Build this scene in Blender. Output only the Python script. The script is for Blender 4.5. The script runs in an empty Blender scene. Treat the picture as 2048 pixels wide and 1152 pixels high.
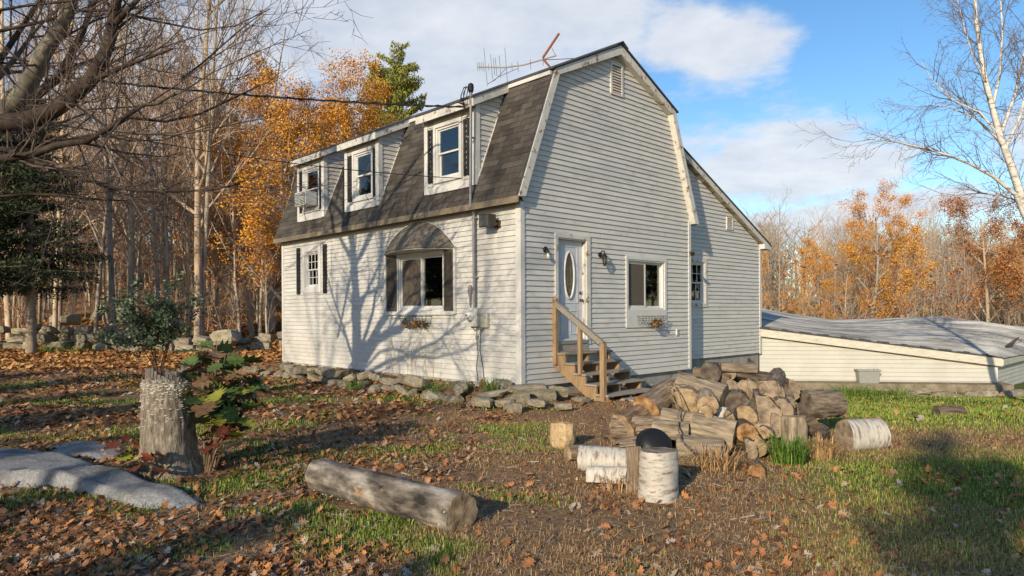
import bpy, bmesh, math, random
import numpy as np
from mathutils import Vector, Matrix
R = math.radians
rng = np.random.default_rng(7)
random.seed(7)
sc = bpy.context.scene
col = sc.collection

# ------------------------------------------------------------------ camera
CAMH = 1.70
cam_d = bpy.data.cameras.new('camera'); cam = bpy.data.objects.new('camera', cam_d); col.objects.link(cam)
cam.location = (0, 0, CAMH); cam.rotation_euler = (R(90), 0.005, 0)
cam_d.sensor_width = 36; cam_d.lens = 36*1370/2048; cam_d.shift_y = 49/2048
cam_d.clip_start = .05; cam_d.clip_end = 3000
sc.camera = cam
sc.render.resolution_x = 1024; sc.render.resolution_y = 576

# ------------------------------------------------------------------ sun, sky, exposure
SUN_EL = 20.0; LIGHT_AZ = 27.0          # the light travels towards this azimuth (right of +Y)
sun_d = bpy.data.lights.new('sun', 'SUN'); sun = bpy.data.objects.new('sun', sun_d); col.objects.link(sun)
sun_d.energy = 2.95; sun_d.angle = R(.55); sun_d.color = (1, .84, .61)
ld = Vector((math.sin(R(LIGHT_AZ))*math.cos(R(SUN_EL)), math.cos(R(LIGHT_AZ))*math.cos(R(SUN_EL)), -math.sin(R(SUN_EL))))
sun.rotation_euler = ld.to_track_quat('-Z', 'Y').to_euler()
sc.view_settings.view_transform = 'Standard'; sc.view_settings.look = 'None'
sc.view_settings.exposure = 0.84; sc.view_settings.gamma = 1

w = bpy.data.worlds.new('World'); sc.world = w; w.use_nodes = True
nt = w.node_tree; N = nt.nodes; Lk = nt.links
N.clear()
def wn(t, **k):
    n = N.new(t)
    for a, b in k.items(): setattr(n, a, b)
    return n
out = wn('ShaderNodeOutputWorld'); bg = wn('ShaderNodeBackground'); bg.inputs[1].default_value = .15
sky = wn('ShaderNodeTexSky', sky_type='NISHITA', sun_disc=False, sun_elevation=R(SUN_EL), sun_rotation=R(180+LIGHT_AZ), altitude=100, air_density=1.0, dust_density=.4, ozone_density=2.0)
tc = wn('ShaderNodeTexCoord')
def wmath(op, a, b=None, c=None, clamp=False):
    n = wn('ShaderNodeMath', operation=op); n.use_clamp = clamp
    for i, v in enumerate((a, b, c)):
        if v is None: continue
        if isinstance(v, (int, float)): n.inputs[i].default_value = v
        else: Lk.new(v, n.inputs[i])
    return n.outputs[0]
sep = wn('ShaderNodeSeparateXYZ'); Lk.new(tc.outputs['Generated'], sep.inputs[0])
# cloud layer: project the direction on a flat layer, so clouds shrink to the horizon
zc = wmath('ADD', wmath('MAXIMUM', sep.outputs[2], 0.0), .16)
cmb = wn('ShaderNodeCombineXYZ')
Lk.new(wmath('DIVIDE', sep.outputs[0], zc), cmb.inputs[0]); Lk.new(wmath('DIVIDE', sep.outputs[1], zc), cmb.inputs[1])
def wnoise(scale, detail, rough, off):
    mp = wn('ShaderNodeMapping'); mp.inputs['Location'].default_value = off
    Lk.new(cmb.outputs[0], mp.inputs[0])
    n = wn('ShaderNodeTexNoise'); n.inputs['Scale'].default_value = scale; n.inputs['Detail'].default_value = detail; n.inputs['Roughness'].default_value = rough
    Lk.new(mp.outputs[0], n.inputs['Vector']); return n.outputs[0]
def blob(px, py, rx, ry):
    """soft cloud bank centred on a direction of the sky"""
    d = ((px-1024)/1370, 1, -(py-625)/1370); l = math.sqrt(sum(q*q for q in d)); d = [q/l for q in d]
    az = math.atan2(d[0], d[1]); el = math.asin(d[2])
    a = wmath('ARCTAN2', sep.outputs[0], sep.outputs[1]); e = wmath('ARCSINE', sep.outputs[2])
    q = wmath('ADD', wmath('POWER', wmath('DIVIDE', wmath('ABSOLUTE', wmath('SUBTRACT', a, az)), rx), 2.0), wmath('POWER', wmath('DIVIDE', wmath('ABSOLUTE', wmath('SUBTRACT', e, el)), ry), 2.0))
    return wmath('SUBTRACT', 1.0, wmath('SQRT', q))
n1 = wnoise(2.3, 9, .60, (3.1, 7.7, 0)); n2 = wnoise(.55, 3, .5, (9.2, 1.4, 0)); n3 = wnoise(5, 6, .6, (1, 2, 3))
banks = blob(800, 40, .46, .20)
for bk in [(1430, 95, .12, .06), (1530, 348, .20, .085), (1690, 340, .10, .05), (1800, 418, .10, .03), (1640, 440, .12, .04), (420, 120, .30, .15), (2080, 250, .06, .05)]:
    banks = wmath('MAXIMUM', banks, blob(*bk))
f = wmath('ADD', wmath('MULTIPLY', wmath('MAXIMUM', banks, -.6), .62), wmath('MULTIPLY', wmath('SUBTRACT', n1, .5), 1.75))
mask = wn('ShaderNodeMapRange'); mask.interpolation_type = 'SMOOTHSTEP'
mask.inputs['From Min'].default_value = -.06; mask.inputs['From Max'].default_value = .34
Lk.new(f, mask.inputs['Value'])
ccol = wn('ShaderNodeValToRGB')
ccol.color_ramp.elements[0].position = .30; ccol.color_ramp.elements[0].color = (1.85, 2.15, 2.65, 1)
ccol.color_ramp.elements[1].position = .66; ccol.color_ramp.elements[1].color = (3.5, 3.55, 3.65, 1)
Lk.new(wmath('ADD', wmath('MULTIPLY', n3, .45), wmath('MULTIPLY', n2, .5)), ccol.inputs[0])
hs = wn('ShaderNodeHueSaturation'); hs.inputs['Saturation'].default_value = 1.22; hs.inputs['Value'].default_value = .68
Lk.new(sky.outputs[0], hs.inputs['Color'])
mixc = wn('ShaderNodeMix', data_type='RGBA')
Lk.new(wmath('MULTIPLY', mask.outputs[0], .92), mixc.inputs['Factor']); Lk.new(hs.outputs[0], mixc.inputs['A']); Lk.new(ccol.outputs[0], mixc.inputs['B'])
Lk.new(mixc.outputs['Result'], bg.inputs[0]); Lk.new(bg.outputs[0], out.inputs[0])

# ------------------------------------------------------------------ helpers
MATS = {}
def pbr(name, stops, scale=6, detail=6, stretch=(1, 1, 1), rough=.85, bump=.25, bscale=None, rnd=0, isl=0, patch=None, spec=.25, coord='Object', islramp=False, metal=0):
    """noise ramp colour + bump; rnd/isl vary brightness per object / per mesh island; patch = (colour, scale, threshold)"""
    if name in MATS: return MATS[name]
    m = bpy.data.materials.new(name); m.use_nodes = True; t = m.node_tree; n = t.nodes; lk = t.links
    p = n['Principled BSDF']; p.inputs['Roughness'].default_value = rough; p.inputs['Specular IOR Level'].default_value = spec; p.inputs['Metallic'].default_value = metal
    c = n.new('ShaderNodeTexCoord'); mp = n.new('ShaderNodeMapping'); mp.inputs['Scale'].default_value = stretch
    lk.new(c.outputs[coord], mp.inputs[0])
    if rnd:
        oi = n.new('ShaderNodeObjectInfo'); va = n.new('ShaderNodeVectorMath'); va.operation = 'SCALE'; va.inputs[0].default_value = (37, 91, 53)
        lk.new(oi.outputs['Random'], va.inputs['Scale']); lk.new(va.outputs[0], mp.inputs['Location'])
    nz = n.new('ShaderNodeTexNoise'); nz.inputs['Scale'].default_value = scale; nz.inputs['Detail'].default_value = detail; nz.inputs['Roughness'].default_value = .6
    lk.new(mp.outputs[0], nz.inputs['Vector'])
    r = n.new('ShaderNodeValToRGB'); e = r.color_ramp.elements
    while len(e) < len(stops): e.new(.5)
    for i, (q, cc) in enumerate(stops): e[i].position = q; e[i].color = (*cc, 1)
    fac = nz.outputs[0]; colr = r.outputs[0]
    if islramp:
        g = n.new('ShaderNodeNewGeometry'); fac = g.outputs['Random Per Island']
    lk.new(fac, r.inputs[0])
    if patch:
        pn = n.new('ShaderNodeTexNoise'); pn.inputs['Scale'].default_value = patch[1]; pn.inputs['Detail'].default_value = 8; pn.inputs['Roughness'].default_value = .68
        lk.new(mp.outputs[0], pn.inputs['Vector'])
        mr = n.new('ShaderNodeMapRange'); mr.inputs['From Min'].default_value = patch[2]; mr.inputs['From Max'].default_value = patch[2]+(patch[3] if len(patch) > 3 else .03)
        lk.new(pn.outputs[0], mr.inputs['Value'])
        mx = n.new('ShaderNodeMix'); mx.data_type = 'RGBA'; lk.new(mr.outputs[0], mx.inputs['Factor']); lk.new(colr, mx.inputs['A']); mx.inputs['B'].default_value = (*patch[0], 1)
        colr = mx.outputs['Result']
    if rnd or isl:
        hv = n.new('ShaderNodeHueSaturation'); mr = n.new('ShaderNodeMapRange'); v = rnd or isl
        mr.inputs['To Min'].default_value = 1-v; mr.inputs['To Max'].default_value = 1+v
        if isl:
            g = n.new('ShaderNodeNewGeometry'); src = g.outputs['Random Per Island']
        else: src = oi.outputs['Random']
        if rnd and isl:
            ad = n.new('ShaderNodeMath'); ad.operation = 'ADD'; lk.new(src, ad.inputs[0]); lk.new(oi.outputs['Random'], ad.inputs[1])
            fr = n.new('ShaderNodeMath'); fr.operation = 'FRACT'; lk.new(ad.outputs[0], fr.inputs[0]); src = fr.outputs[0]
        lk.new(src, mr.inputs['Value']); lk.new(mr.outputs[0], hv.inputs['Value']); lk.new(colr, hv.inputs['Color']); colr = hv.outputs[0]
    lk.new(colr, p.inputs['Base Color'])
    if bump:
        b = n.new('ShaderNodeBump'); b.inputs['Strength'].default_value = bump; b.inputs['Distance'].default_value = .02
        if bscale:
            bn = n.new('ShaderNodeTexNoise'); bn.inputs['Scale'].default_value = bscale; bn.inputs['Detail'].default_value = 5; lk.new(mp.outputs[0], bn.inputs['Vector']); lk.new(bn.outputs[0], b.inputs['Height'])
        else: lk.new(nz.outputs[0], b.inputs['Height'])
        lk.new(b.outputs[0], p.inputs['Normal'])
    MATS[name] = m; return m
def plain(name, c, rough=.6, metal=0, spec=.3, emit=None):
    if name in MATS: return MATS[name]
    return pbr(name, [(.3, tuple(q*.85 for q in c)), (.7, c)], scale=9, rough=rough, bump=.05, spec=spec, metal=metal)
def glass(name, tint=(.75, .8, .8), boost=1.6, base=.03):
    if name in MATS: return MATS[name]
    m = bpy.data.materials.new(name); m.use_nodes = True; t = m.node_tree; n = t.nodes; lk = t.links; n.clear()
    o = n.new('ShaderNodeOutputMaterial'); mx = n.new('ShaderNodeMixShader'); tr = n.new('ShaderNodeBsdfTransparent'); gl = n.new('ShaderNodeBsdfGlossy')
    tr.inputs[0].default_value = (*tint, 1); gl.inputs[0].default_value = (1, 1, 1, 1); gl.inputs['Roughness'].default_value = .02
    fr = n.new('ShaderNodeFresnel'); fr.inputs[0].default_value = 1.5
    ma = n.new('ShaderNodeMath'); ma.operation = 'MULTIPLY_ADD'; ma.inputs[1].default_value = boost; ma.inputs[2].default_value = base; ma.use_clamp = True
    lk.new(fr.outputs[0], ma.inputs[0]); lk.new(ma.outputs[0], mx.inputs[0]); lk.new(tr.outputs[0], mx.inputs[1]); lk.new(gl.outputs[0], mx.inputs[2]); lk.new(mx.outputs[0], o.inputs[0])
    bn = n.new('ShaderNodeBump'); bn.inputs['Strength'].default_value = .02; nz = n.new('ShaderNodeTexNoise'); nz.inputs['Scale'].default_value = 2.5
    lk.new(nz.outputs[0], bn.inputs['Height']); lk.new(bn.outputs[0], gl.inputs['Normal'])
    MATS[name] = m; return m

def setp(o, label=None, cat=None, group=None, kind=None):
    if label: o['label'] = label
    if cat: o['category'] = cat
    if group: o['group'] = group
    if kind: o['kind'] = kind
    return o
def empty(name, loc=(0, 0, 0), rz=0, parent=None):
    o = bpy.data.objects.new(name, None); col.objects.link(o); o.location = loc; o.rotation_euler = (0, 0, rz); o.empty_display_size = .2
    if parent: o.parent = parent
    return o
def link(name, me, parent=None, mat=None):
    o = bpy.data.objects.new(name, me); col.objects.link(o)
    if parent: o.parent = parent
    if mat is not None and not me.materials: me.materials.append(mat)
    return o
class MB:
    """collects simple shapes into one mesh"""
    def __init__(s): s.v = []; s.f = []
    def add(s, vs, fs):
        k = len(s.v); s.v += [tuple(q) for q in vs]; s.f += [tuple(i+k for i in f) for f in fs]; return s
    def box(s, x0, x1, y0, y1, z0, z1):
        return s.add([(x, y, z) for z in (z0, z1) for y in (y0, y1) for x in (x0, x1)], [(0, 2, 3, 1), (4, 5, 7, 6), (0, 1, 5, 4), (2, 6, 7, 3), (0, 4, 6, 2), (1, 3, 7, 5)])
    def hexa(s, lo, hi):
        """two quads (4 points each) joined"""
        return s.add(list(lo)+list(hi), [(0, 1, 2, 3), (7, 6, 5, 4)]+[(i, i+4, (i+1) % 4+4, (i+1) % 4) for i in range(4)])
    def prism(s, pts, d):
        """polygon pts (3d) pushed by vector d"""
        n = len(pts); q = [tuple(Vector(p)+Vector(d)) for p in pts]
        return s.add(list(pts)+q, [tuple(range(n)), tuple(range(2*n-1, n-1, -1))]+[(i, i+n, (i+1) % n+n, (i+1) % n) for i in range(n)])
    def bar(s, p, q, w, h, up=(0, 0, 1)):
        p = Vector(p); q = Vector(q); d = (q-p).normalized(); u = Vector(up); sd = d.cross(u)
        if sd.length < 1e-4: sd = d.cross(Vector((1, 0, 0)))
        sd.normalize(); u = sd.cross(d); a = sd*w/2; b = u*h/2
        return s.hexa([p-a-b, p+a-b, p+a+b, p-a+b], [q-a-b, q+a-b, q+a+b, q-a+b])
    def tube(s, pts, rad, n=8, cap=True):
        pts = [Vector(p) for p in pts]
        if not hasattr(rad, '__len__'): rad = [rad]*len(pts)
        k = len(s.v); u = None
        for i, p in enumerate(pts):
            d = (pts[min(i+1, len(pts)-1)]-pts[max(i-1, 0)]).normalized()
            if u is None: u = d.orthogonal().normalized()
            else: u = (u-d*u.dot(d)).normalized()
            w_ = d.cross(u)
            for j in range(n):
                a = 2*math.pi*j/n; s.v.append(tuple(p+(u*math.cos(a)+w_*math.sin(a))*rad[i]))
        for i in range(len(pts)-1):
            for j in range(n):
                s.f.append((k+i*n+j, k+i*n+(j+1) % n, k+(i+1)*n+(j+1) % n, k+(i+1)*n+j))
        if cap:
            s.f.append(tuple(k+j for j in range(n-1, -1, -1))); s.f.append(tuple(k+(len(pts)-1)*n+j for j in range(n)))
        return s
    def lathe(s, c, prof, n=20, axis=(0, 0, 1)):
        """profile (r, t) turned about axis through c"""
        ax = Vector(axis).normalized(); u = ax.orthogonal().normalized(); w_ = ax.cross(u); c = Vector(c); k = len(s.v)
        for r, t in prof:
            for j in range(n):
                a = 2*math.pi*j/n; s.v.append(tuple(c+ax*t+(u*math.cos(a)+w_*math.sin(a))*r))
        for i in range(len(prof)-1):
            for j in range(n): s.f.append((k+i*n+j, k+i*n+(j+1) % n, k+(i+1)*n+(j+1) % n, k+(i+1)*n+j))
        if prof[0][0] > 1e-4: s.f.append(tuple(k+j for j in range(n-1, -1, -1)))
        if prof[-1][0] > 1e-4: s.f.append(tuple(k+(len(prof)-1)*n+j for j in range(n)))
        return s
    def build(s, name, mat, parent=None, smooth=False, bevel=0, fix=True, kind=None):
        me = bpy.data.meshes.new(name); me.from_pydata(s.v, [], s.f)
        if fix:
            b = bmesh.new(); b.from_mesh(me); bmesh.ops.recalc_face_normals(b, faces=b.faces); b.to_mesh(me); b.free()
        if smooth: me.polygons.foreach_set('use_smooth', [True]*len(me.polygons))
        me.update(); o = link(name, me, parent, mat)
        if bevel:
            md = o.modifiers.new('bevel', 'BEVEL'); md.width = bevel; md.segments = 2; md.limit_method = 'ANGLE'
        if kind: o['kind'] = kind
        return o
def np_mesh(name, v, f, mat, parent=None, smooth=False):
    """fast mesh from arrays; f is (m, 3) or (m, 4)"""
    me = bpy.data.meshes.new(name); v = np.asarray(v, np.float32); f = np.asarray(f, np.int32); k = f.shape[1]
    me.vertices.add(len(v)); me.vertices.foreach_set('co', v.ravel()); me.loops.add(f.size); me.loops.foreach_set('vertex_index', f.ravel())
    me.polygons.add(len(f)); me.polygons.foreach_set('loop_start', np.arange(0, f.size, k, dtype=np.int32)); me.polygons.foreach_set('loop_total', np.full(len(f), k, np.int32))
    if smooth: me.polygons.foreach_set('use_smooth', np.ones(len(f), bool))
    me.update(calc_edges=True); me.validate()
    return link(name, me, parent, mat)
def at(px, py, depth):
    """world point seen at a pixel of the 2048 px photograph, at a given distance along the view"""
    dx = px-1024; dy = py-625; x = dx-dy*.005; y = dx*.005+dy
    return Vector((x/1370*depth, depth, CAMH-y/1370*depth))
def sm(t): t = np.clip(t, 0, 1); return t*t*(3-2*t)

# house frame: local x = along the gable wall, local y = along the long wall, z up
AZ = R(46.0); HB = np.array([math.sin(AZ), math.cos(AZ)]); HA = np.array([-math.cos(AZ), math.sin(AZ)])
HC = np.array([0.17, 13.0])
def to_house(x, y):
    dx = np.asarray(x)-HC[0]; dy = np.asarray(y)-HC[1]
    return dx*HB[0]+dy*HB[1], dx*HA[0]+dy*HA[1]
def hw(b, a, z): return Vector((HC[0]+HB[0]*b+HA[0]*a, HC[1]+HB[1]*b+HA[1]*a, z))
def vnoise(x, y, s, seed=0):
    """cheap smooth noise in [-1, 1]"""
    r_ = np.random.default_rng(seed); g = r_.uniform(-1, 1, (64, 64)); x = np.asarray(x)/s; y = np.asarray(y)/s
    xi = np.floor(x).astype(int); yi = np.floor(y).astype(int); fx = sm(x-xi); fy = sm(y-yi)
    G = lambda i, j: g[i % 64, j % 64]
    return (G(xi, yi)*(1-fx)+G(xi+1, yi)*fx)*(1-fy)+(G(xi, yi+1)*(1-fx)+G(xi+1, yi+1)*fx)*fy
def ground_z(x, y):
    x = np.asarray(x, float); y = np.asarray(y, float)
    z = -.62*sm((y-9.5)/8.5)*sm((x-3.2)/5.0)-.5*sm((y-22)/20)*sm((x-4)/8)
    z = z+1.7*sm((y-33)/16)*sm((-x-1)/9)+11.0*sm((y-50)/60)*sm((8-x)/16)+5.0*sm((y-50)/60)*sm((x-4)/16)
    b, a = to_house(x, y)
    z = z+.24*sm(1-(np.maximum(-b, 0)-.45)/.45)*sm((a+1.0)/1.2)*sm((11.5-a)/1.0)*(b < .3)
    near = sm((34-y)/6)
    z = z+(.035*vnoise(x, y, 1.7, 3)+.018*vnoise(x, y, .6, 4))*near+.12*vnoise(x, y, 7, 5)*sm((y-20)/12)
    return z
def gz(x, y): return float(ground_z(x, y))
# ------------------------------------------------------------------ ground
M_ground = None
def ground_material():
    m = bpy.data.materials.new('yard_soil'); m.use_nodes = True; t = m.node_tree; n = t.nodes; lk = t.links; p = n['Principled BSDF']
    p.inputs['Roughness'].default_value = .95; p.inputs['Specular IOR Level'].default_value = .1
    c = n.new('ShaderNodeTexCoord')
    def nz(scale, d=8, r=.65):
        q = n.new('ShaderNodeTexNoise'); q.inputs['Scale'].default_value = scale; q.inputs['Detail'].default_value = d; q.inputs['Roughness'].default_value = r; lk.new(c.outputs['Object'], q.inputs['Vector']); return q.outputs[0]
    r1 = n.new('ShaderNodeValToRGB'); e = r1.color_ramp.elements
    e[0].position = .3; e[0].color = (.11, .075, .047, 1); e[1].position = .72; e[1].color = (.46, .30, .17, 1); q = e.new(.5); q.color = (.27, .165, .09, 1)
    lk.new(nz(14), r1.inputs[0])
    r2 = n.new('ShaderNodeValToRGB'); e = r2.color_ramp.elements
    e[0].position = .35; e[0].color = (.05, .075, .018, 1); e[1].position = .7; e[1].color = (.20, .20, .06, 1)
    lk.new(nz(25), r2.inputs[0])
    at_ = n.new('ShaderNodeAttribute'); at_.attribute_name = 'lawn'
    ad = n.new('ShaderNodeMath'); ad.operation = 'MULTIPLY_ADD'; ad.inputs[1].default_value = 1.2; lk.new(nz(5), ad.inputs[0]); ad.inputs[2].default_value = -.62
    a2 = n.new('ShaderNodeMath'); a2.operation = 'ADD'; a2.use_clamp = True; lk.new(at_.outputs['Fac'], a2.inputs[0]); lk.new(ad.outputs[0], a2.inputs[1])
    mr = n.new('ShaderNodeMapRange'); mr.inputs['From Min'].default_value = .3; mr.inputs['From Max'].default_value = .75; lk.new(a2.outputs[0], mr.inputs['Value'])
    mx = n.new('ShaderNodeMix'); mx.data_type = 'RGBA'; lk.new(mr.outputs[0], mx.inputs['Factor']); lk.new(r1.outputs[0], mx.inputs['A']); lk.new(r2.outputs[0], mx.inputs['B'])
    lk.new(mx.outputs['Result'], p.inputs['Base Color'])
    b = n.new('ShaderNodeBump'); b.inputs['Strength'].default_value = .9; b.inputs['Distance'].default_value = .03; lk.new(nz(38), b.inputs['Height']); lk.new(b.outputs[0], p.inputs['Normal'])
    return m
def lawn_w(x, y):
    """how green the ground is, 0..1"""
    x = np.asarray(x, float); y = np.asarray(y, float)
    g = sm((x-.36*y+.4)/1.6)*sm((y-3.5)/1.5)*(.75+.25*vnoise(x, y, 1.4, 11))
    back = sm((x-3.6)/1.2)*sm((y-9.6)/1.4)
    dry = np.exp(-((y-9.0)/.85)**2)*sm((x-2.5)/1.0)          # worn strip of straw
    g = np.maximum(g*(1-.75*dry), back)
    p = .55*vnoise(x, y, 1.1, 12)+.45*vnoise(x, y, .45, 13)
    left = .78*sm((p+.03)/.40)*sm((1.5-x)/2)*sm((26-y)/10)
    strip = .75*np.exp(-((y-26+.2*x)/2.3)**2)*sm((-x-5)/3)
    return np.clip(np.maximum(np.maximum(g, left), strip), 0, 1)
xs = np.unique(np.concatenate([np.linspace(-260, -30, 24), np.linspace(-30, -9, 60), np.linspace(-9, 14, 180), np.linspace(14, 40, 50), np.linspace(40, 260, 24)]))
ys = np.unique(np.concatenate([np.linspace(-80, -4, 20), np.linspace(-4, 3, 24), np.linspace(3, 22, 170), np.linspace(22, 60, 80), np.linspace(60, 600, 40)]))
X, Y = np.meshgrid(xs, ys); Z = ground_z(X, Y); nx = len(xs); ny = len(ys)
idx = np.arange(nx*ny).reshape(ny, nx)
F = np.stack([idx[:-1, :-1], idx[:-1, 1:], idx[1:, 1:], idx[1:, :-1]], -1).reshape(-1, 4)
ground = np_mesh('ground', np.stack([X, Y, Z], -1).reshape(-1, 3), F, ground_material(), smooth=True)
ground['kind'] = 'structure'
atr = ground.data.attributes.new('lawn', 'FLOAT', 'POINT'); atr.data.foreach_set('value', lawn_w(X, Y).ravel().astype(np.float32))
# ------------------------------------------------------------------ house
M_sid = pbr('vinyl_siding', [(.3, (.49, .48, .45)), (.7, (.58, .57, .54))], scale=1.6, detail=8, stretch=(1, 1, 1.5), rough=.55, bump=.06, bscale=30, rnd=.03, spec=.3, patch=((.33, .31, .25), 2.6, .54, .28))
M_trim = pbr('peeling_white_trim', [(.3, (.50, .485, .44)), (.7, (.62, .605, .56))], scale=5, rough=.7, bump=.35, bscale=40, rnd=.02, patch=((.24, .155, .09), 6.5, .57, .04))
M_trim2 = pbr('white_trim', [(.3, (.53, .52, .495)), (.7, (.62, .61, .585))], scale=4, rough=.55, bump=.08, bscale=30, patch=((.5, .46, .4), 5, .66, .1))
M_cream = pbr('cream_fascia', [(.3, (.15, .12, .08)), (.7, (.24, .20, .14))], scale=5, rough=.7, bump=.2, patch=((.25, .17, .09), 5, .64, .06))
M_vinyl = plain('window_vinyl', (.64, .64, .62), rough=.35)
M_shing = pbr('asphalt_shingle', [(.25, (.050, .045, .040)), (.75, (.108, .094, .078))], scale=70, detail=3, rough=.95, bump=.5, bscale=160, rnd=.36, isl=.36, patch=((.07, .062, .055), 1.3, .56, .2))
M_shing_dk = pbr('dark_roofing', [(.3, (.045, .045, .05)), (.7, (.085, .085, .09))], scale=30, rough=.9, bump=.4)
M_conc = pbr('foundation_concrete', [(.3, (.22, .215, .20)), (.7, (.36, .35, .32))], scale=3.5, detail=9, rough=.9, bump=.3, bscale=25, patch=((.15, .14, .12), 2.3, .56, .15))
M_shut = pbr('weathered_black_shutter', [(.3, (.012, .012, .013)), (.7, (.04, .038, .036))], scale=8, rough=.55, bump=.2, patch=((.12, .10, .08), 9, .62, .06))
M_glass = glass('window_glass')
M_dark = plain('interior_dark', (.05, .045, .04), rough=.9)
M_room = plain('interior_wall', (.22, .2, .18), rough=.9)
M_metal = plain('galvanised_metal', (.38, .38, .37), rough=.42, metal=.6)
M_black = plain('black_metal', (.015, .015, .016), rough=.4)
M_cable = plain('black_cable', (.02, .02, .02), rough=.6)

house = empty('house', (HC[0], HC[1], 0), math.pi/2-AZ)
setp(house, 'two storey white gambrel house with brown shingled dormers and grey concrete foundation', 'house')
mg = lambda u, z, d: (u, -d, z)                 # gable wall: u along it, d outwards
ml = lambda u, z, d: (-d, u, z)                 # long wall
def ma(u, z, d): return (u, .45-d, z)           # addition front wall
def bx(mb, mp, u0, u1, z0, z1, d0, d1):
    P = [mp(u, z, d) for d in (d0, d1) for (u, z) in ((u0, z0), (u1, z0), (u1, z1), (u0, z1))]
    return mb.hexa(P[:4], P[4:])
def cut(iv, holes):
    res = [iv]
    for h0, h1 in holes:
        nw = []
        for a_, b_ in res:
            if h1 <= a_ or h0 >= b_: nw.append((a_, b_)); continue
            if h0 > a_: nw.append((a_, h0))
            if h1 < b_: nw.append((h1, b_))
        res = nw
    return [r_ for r_ in res if r_[1]-r_[0] > .02]
EXPO = .1065
def siding(parent, mp, z0, z1, fn, holes=(), joints=0):
    z = z0; k = 0
    while z < z1-.02:
        zt = min(z+EXPO, z1); (l0, r0), (l1, r1) = fn(z), fn(zt); zm = (z+zt)/2
        if r0-l0 < .03: z = zt; continue
        js = []
        if joints and r0-l0 > 2 and k % joints == 1:
            q = l0+(r0-l0)*(.22+.6*((k*.618) % 1)); js = [(q-.004, q+.004)]
        for (a_, b_) in cut((l0, r0), [(h[0], h[1]) for h in holes if h[2] < zm < h[3]]+js):
            at_, bt_ = (l1 if a_ == l0 else a_), (r1 if b_ == r0 else b_)
            if bt_ < at_: at_ = bt_ = (at_+bt_)/2
            t = zt+.006
            P = [mp(a_, z, .001), mp(a_, z, .030), mp(at_, t, .005), mp(at_, t, .001)]
            Q = [mp(b_, z, .001), mp(b_, z, .030), mp(bt_, t, .005), mp(bt_, t, .001)]
            MB().hexa(P, Q).build('siding_board', M_sid, parent)
        z = zt; k += 1
def panel(mp, u0, u1, z0, z1, holes, d0, d1, mb=None):
    """wall slab with rectangular openings"""
    mb = mb or MB(); us = sorted({u0, u1, *[h[0] for h in holes], *[h[1] for h in holes]}); zs = sorted({z0, z1, *[h[2] for h in holes], *[h[3] for h in holes]})
    for i in range(len(us)-1):
        run = None
        for j in range(len(zs)-1):
            um = (us[i]+us[i+1])/2; zm = (zs[j]+zs[j+1])/2
            if not any(h[0] < um < h[1] and h[2] < zm < h[3] for h in holes): bx(mb, mp, us[i], us[i+1], zs[j], zs[j+1], d0, d1)
    return mb
# --- openings (u0, u1, z0, z1), inside of the casings
W_BIG = (2.33, 4.00, 1.77, 3.00); W_SML = (7.77, 8.52, 2.42, 3.40)
W_GAB = (3.34, 4.79, 1.75, 2.885); DOOR = (1.015, 1.90, 1.10, 3.20); W_ADD = (6.30, 7.40, 1.92, 3.02)
# --- walls
wl = panel(ml, 0, 9.9, .02, 3.84, [W_BIG, W_SML], -.16, 0).build('wall', M_room, house); setp(wl, 'long white clapboard wall with arched awning window')
siding(wl, ml, .30, 3.79, lambda z: (.06, 9.84), [W_BIG, W_SML], joints=5)
def lrake(z):
    if z < 6.36: l = max(0.0, -.07+(z-3.88)*.393)
    else: l = .905+(z-6.36)/.481
    return l
gb = panel(mg, .161, 5.92, .28, 3.84, [W_GAB, DOOR], -.16, 0)
gb.prism([(.02, 0, 3.84), (5.9, 0, 3.84), (5.0, 0, 6.33), (2.96, 0, 7.30), (.92, 0, 6.33)], (0, .15, 0))
wg = gb.build('wall', M_room, house); setp(wg, 'white clapboard gable wall with entrance door')
siding(wg, mg, .30, 7.28, lambda z: (.075, 5.85) if z < 3.9 else (lrake(z), 5.92-lrake(z)), [W_GAB, DOOR], joints=3)
MB().prism([(0, 9.9, 0), (5.92, 9.9, 0), (5.92, 9.9, 3.9), (5.0, 9.9, 6.33), (2.96, 9.9, 7.3), (.92, 9.9, 6.33), (0, 9.9, 3.9)], (0, -.15, 0)).box(5.77, 5.92, .17, 9.74, 0, 3.85).build('wall', M_sid, house)
addtop = lambda b: 5.62-(b-6.24)*.4455
ga = panel(ma, 5.93, 10.6, .44, 3.55, [W_ADD], -.15, 0)
ga.prism([(5.93, .45, 3.55), (10.6, .45, 3.55), (10.6, .45, addtop(10.6)), (5.93, .45, addtop(5.93))], (0, .14, 0)).box(10.45, 10.6, .6, 7.5, .44, 3.6).box(5.93, 10.44, 7.35, 7.5, .44, 3.6)
wa = ga.build('wall', M_room, house); setp(wa, 'set back white clapboard wall of the lean-to addition')
siding(wa, ma, .45, 5.7, lambda z: (5.93, min(10.53, 6.24+(5.62-z)/.4455)), [W_ADD])
MB().box(.5, 5.7, .5, 9.5, .9, 1.0).box(.3, 5.7, 3.4, 3.5, 1.0, 3.7).box(2.0, 2.1, 3.6, 9.6, 1.0, 3.7).box(6.1, 10.4, 3, 3.1, .5, 3.5).box(.2, 5.7, .2, 9.7, 3.8, 3.86).box(.95, 1.05, .3, 9.6, 3.9, 6.2).build('interior_partition', M_dark, house)
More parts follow.
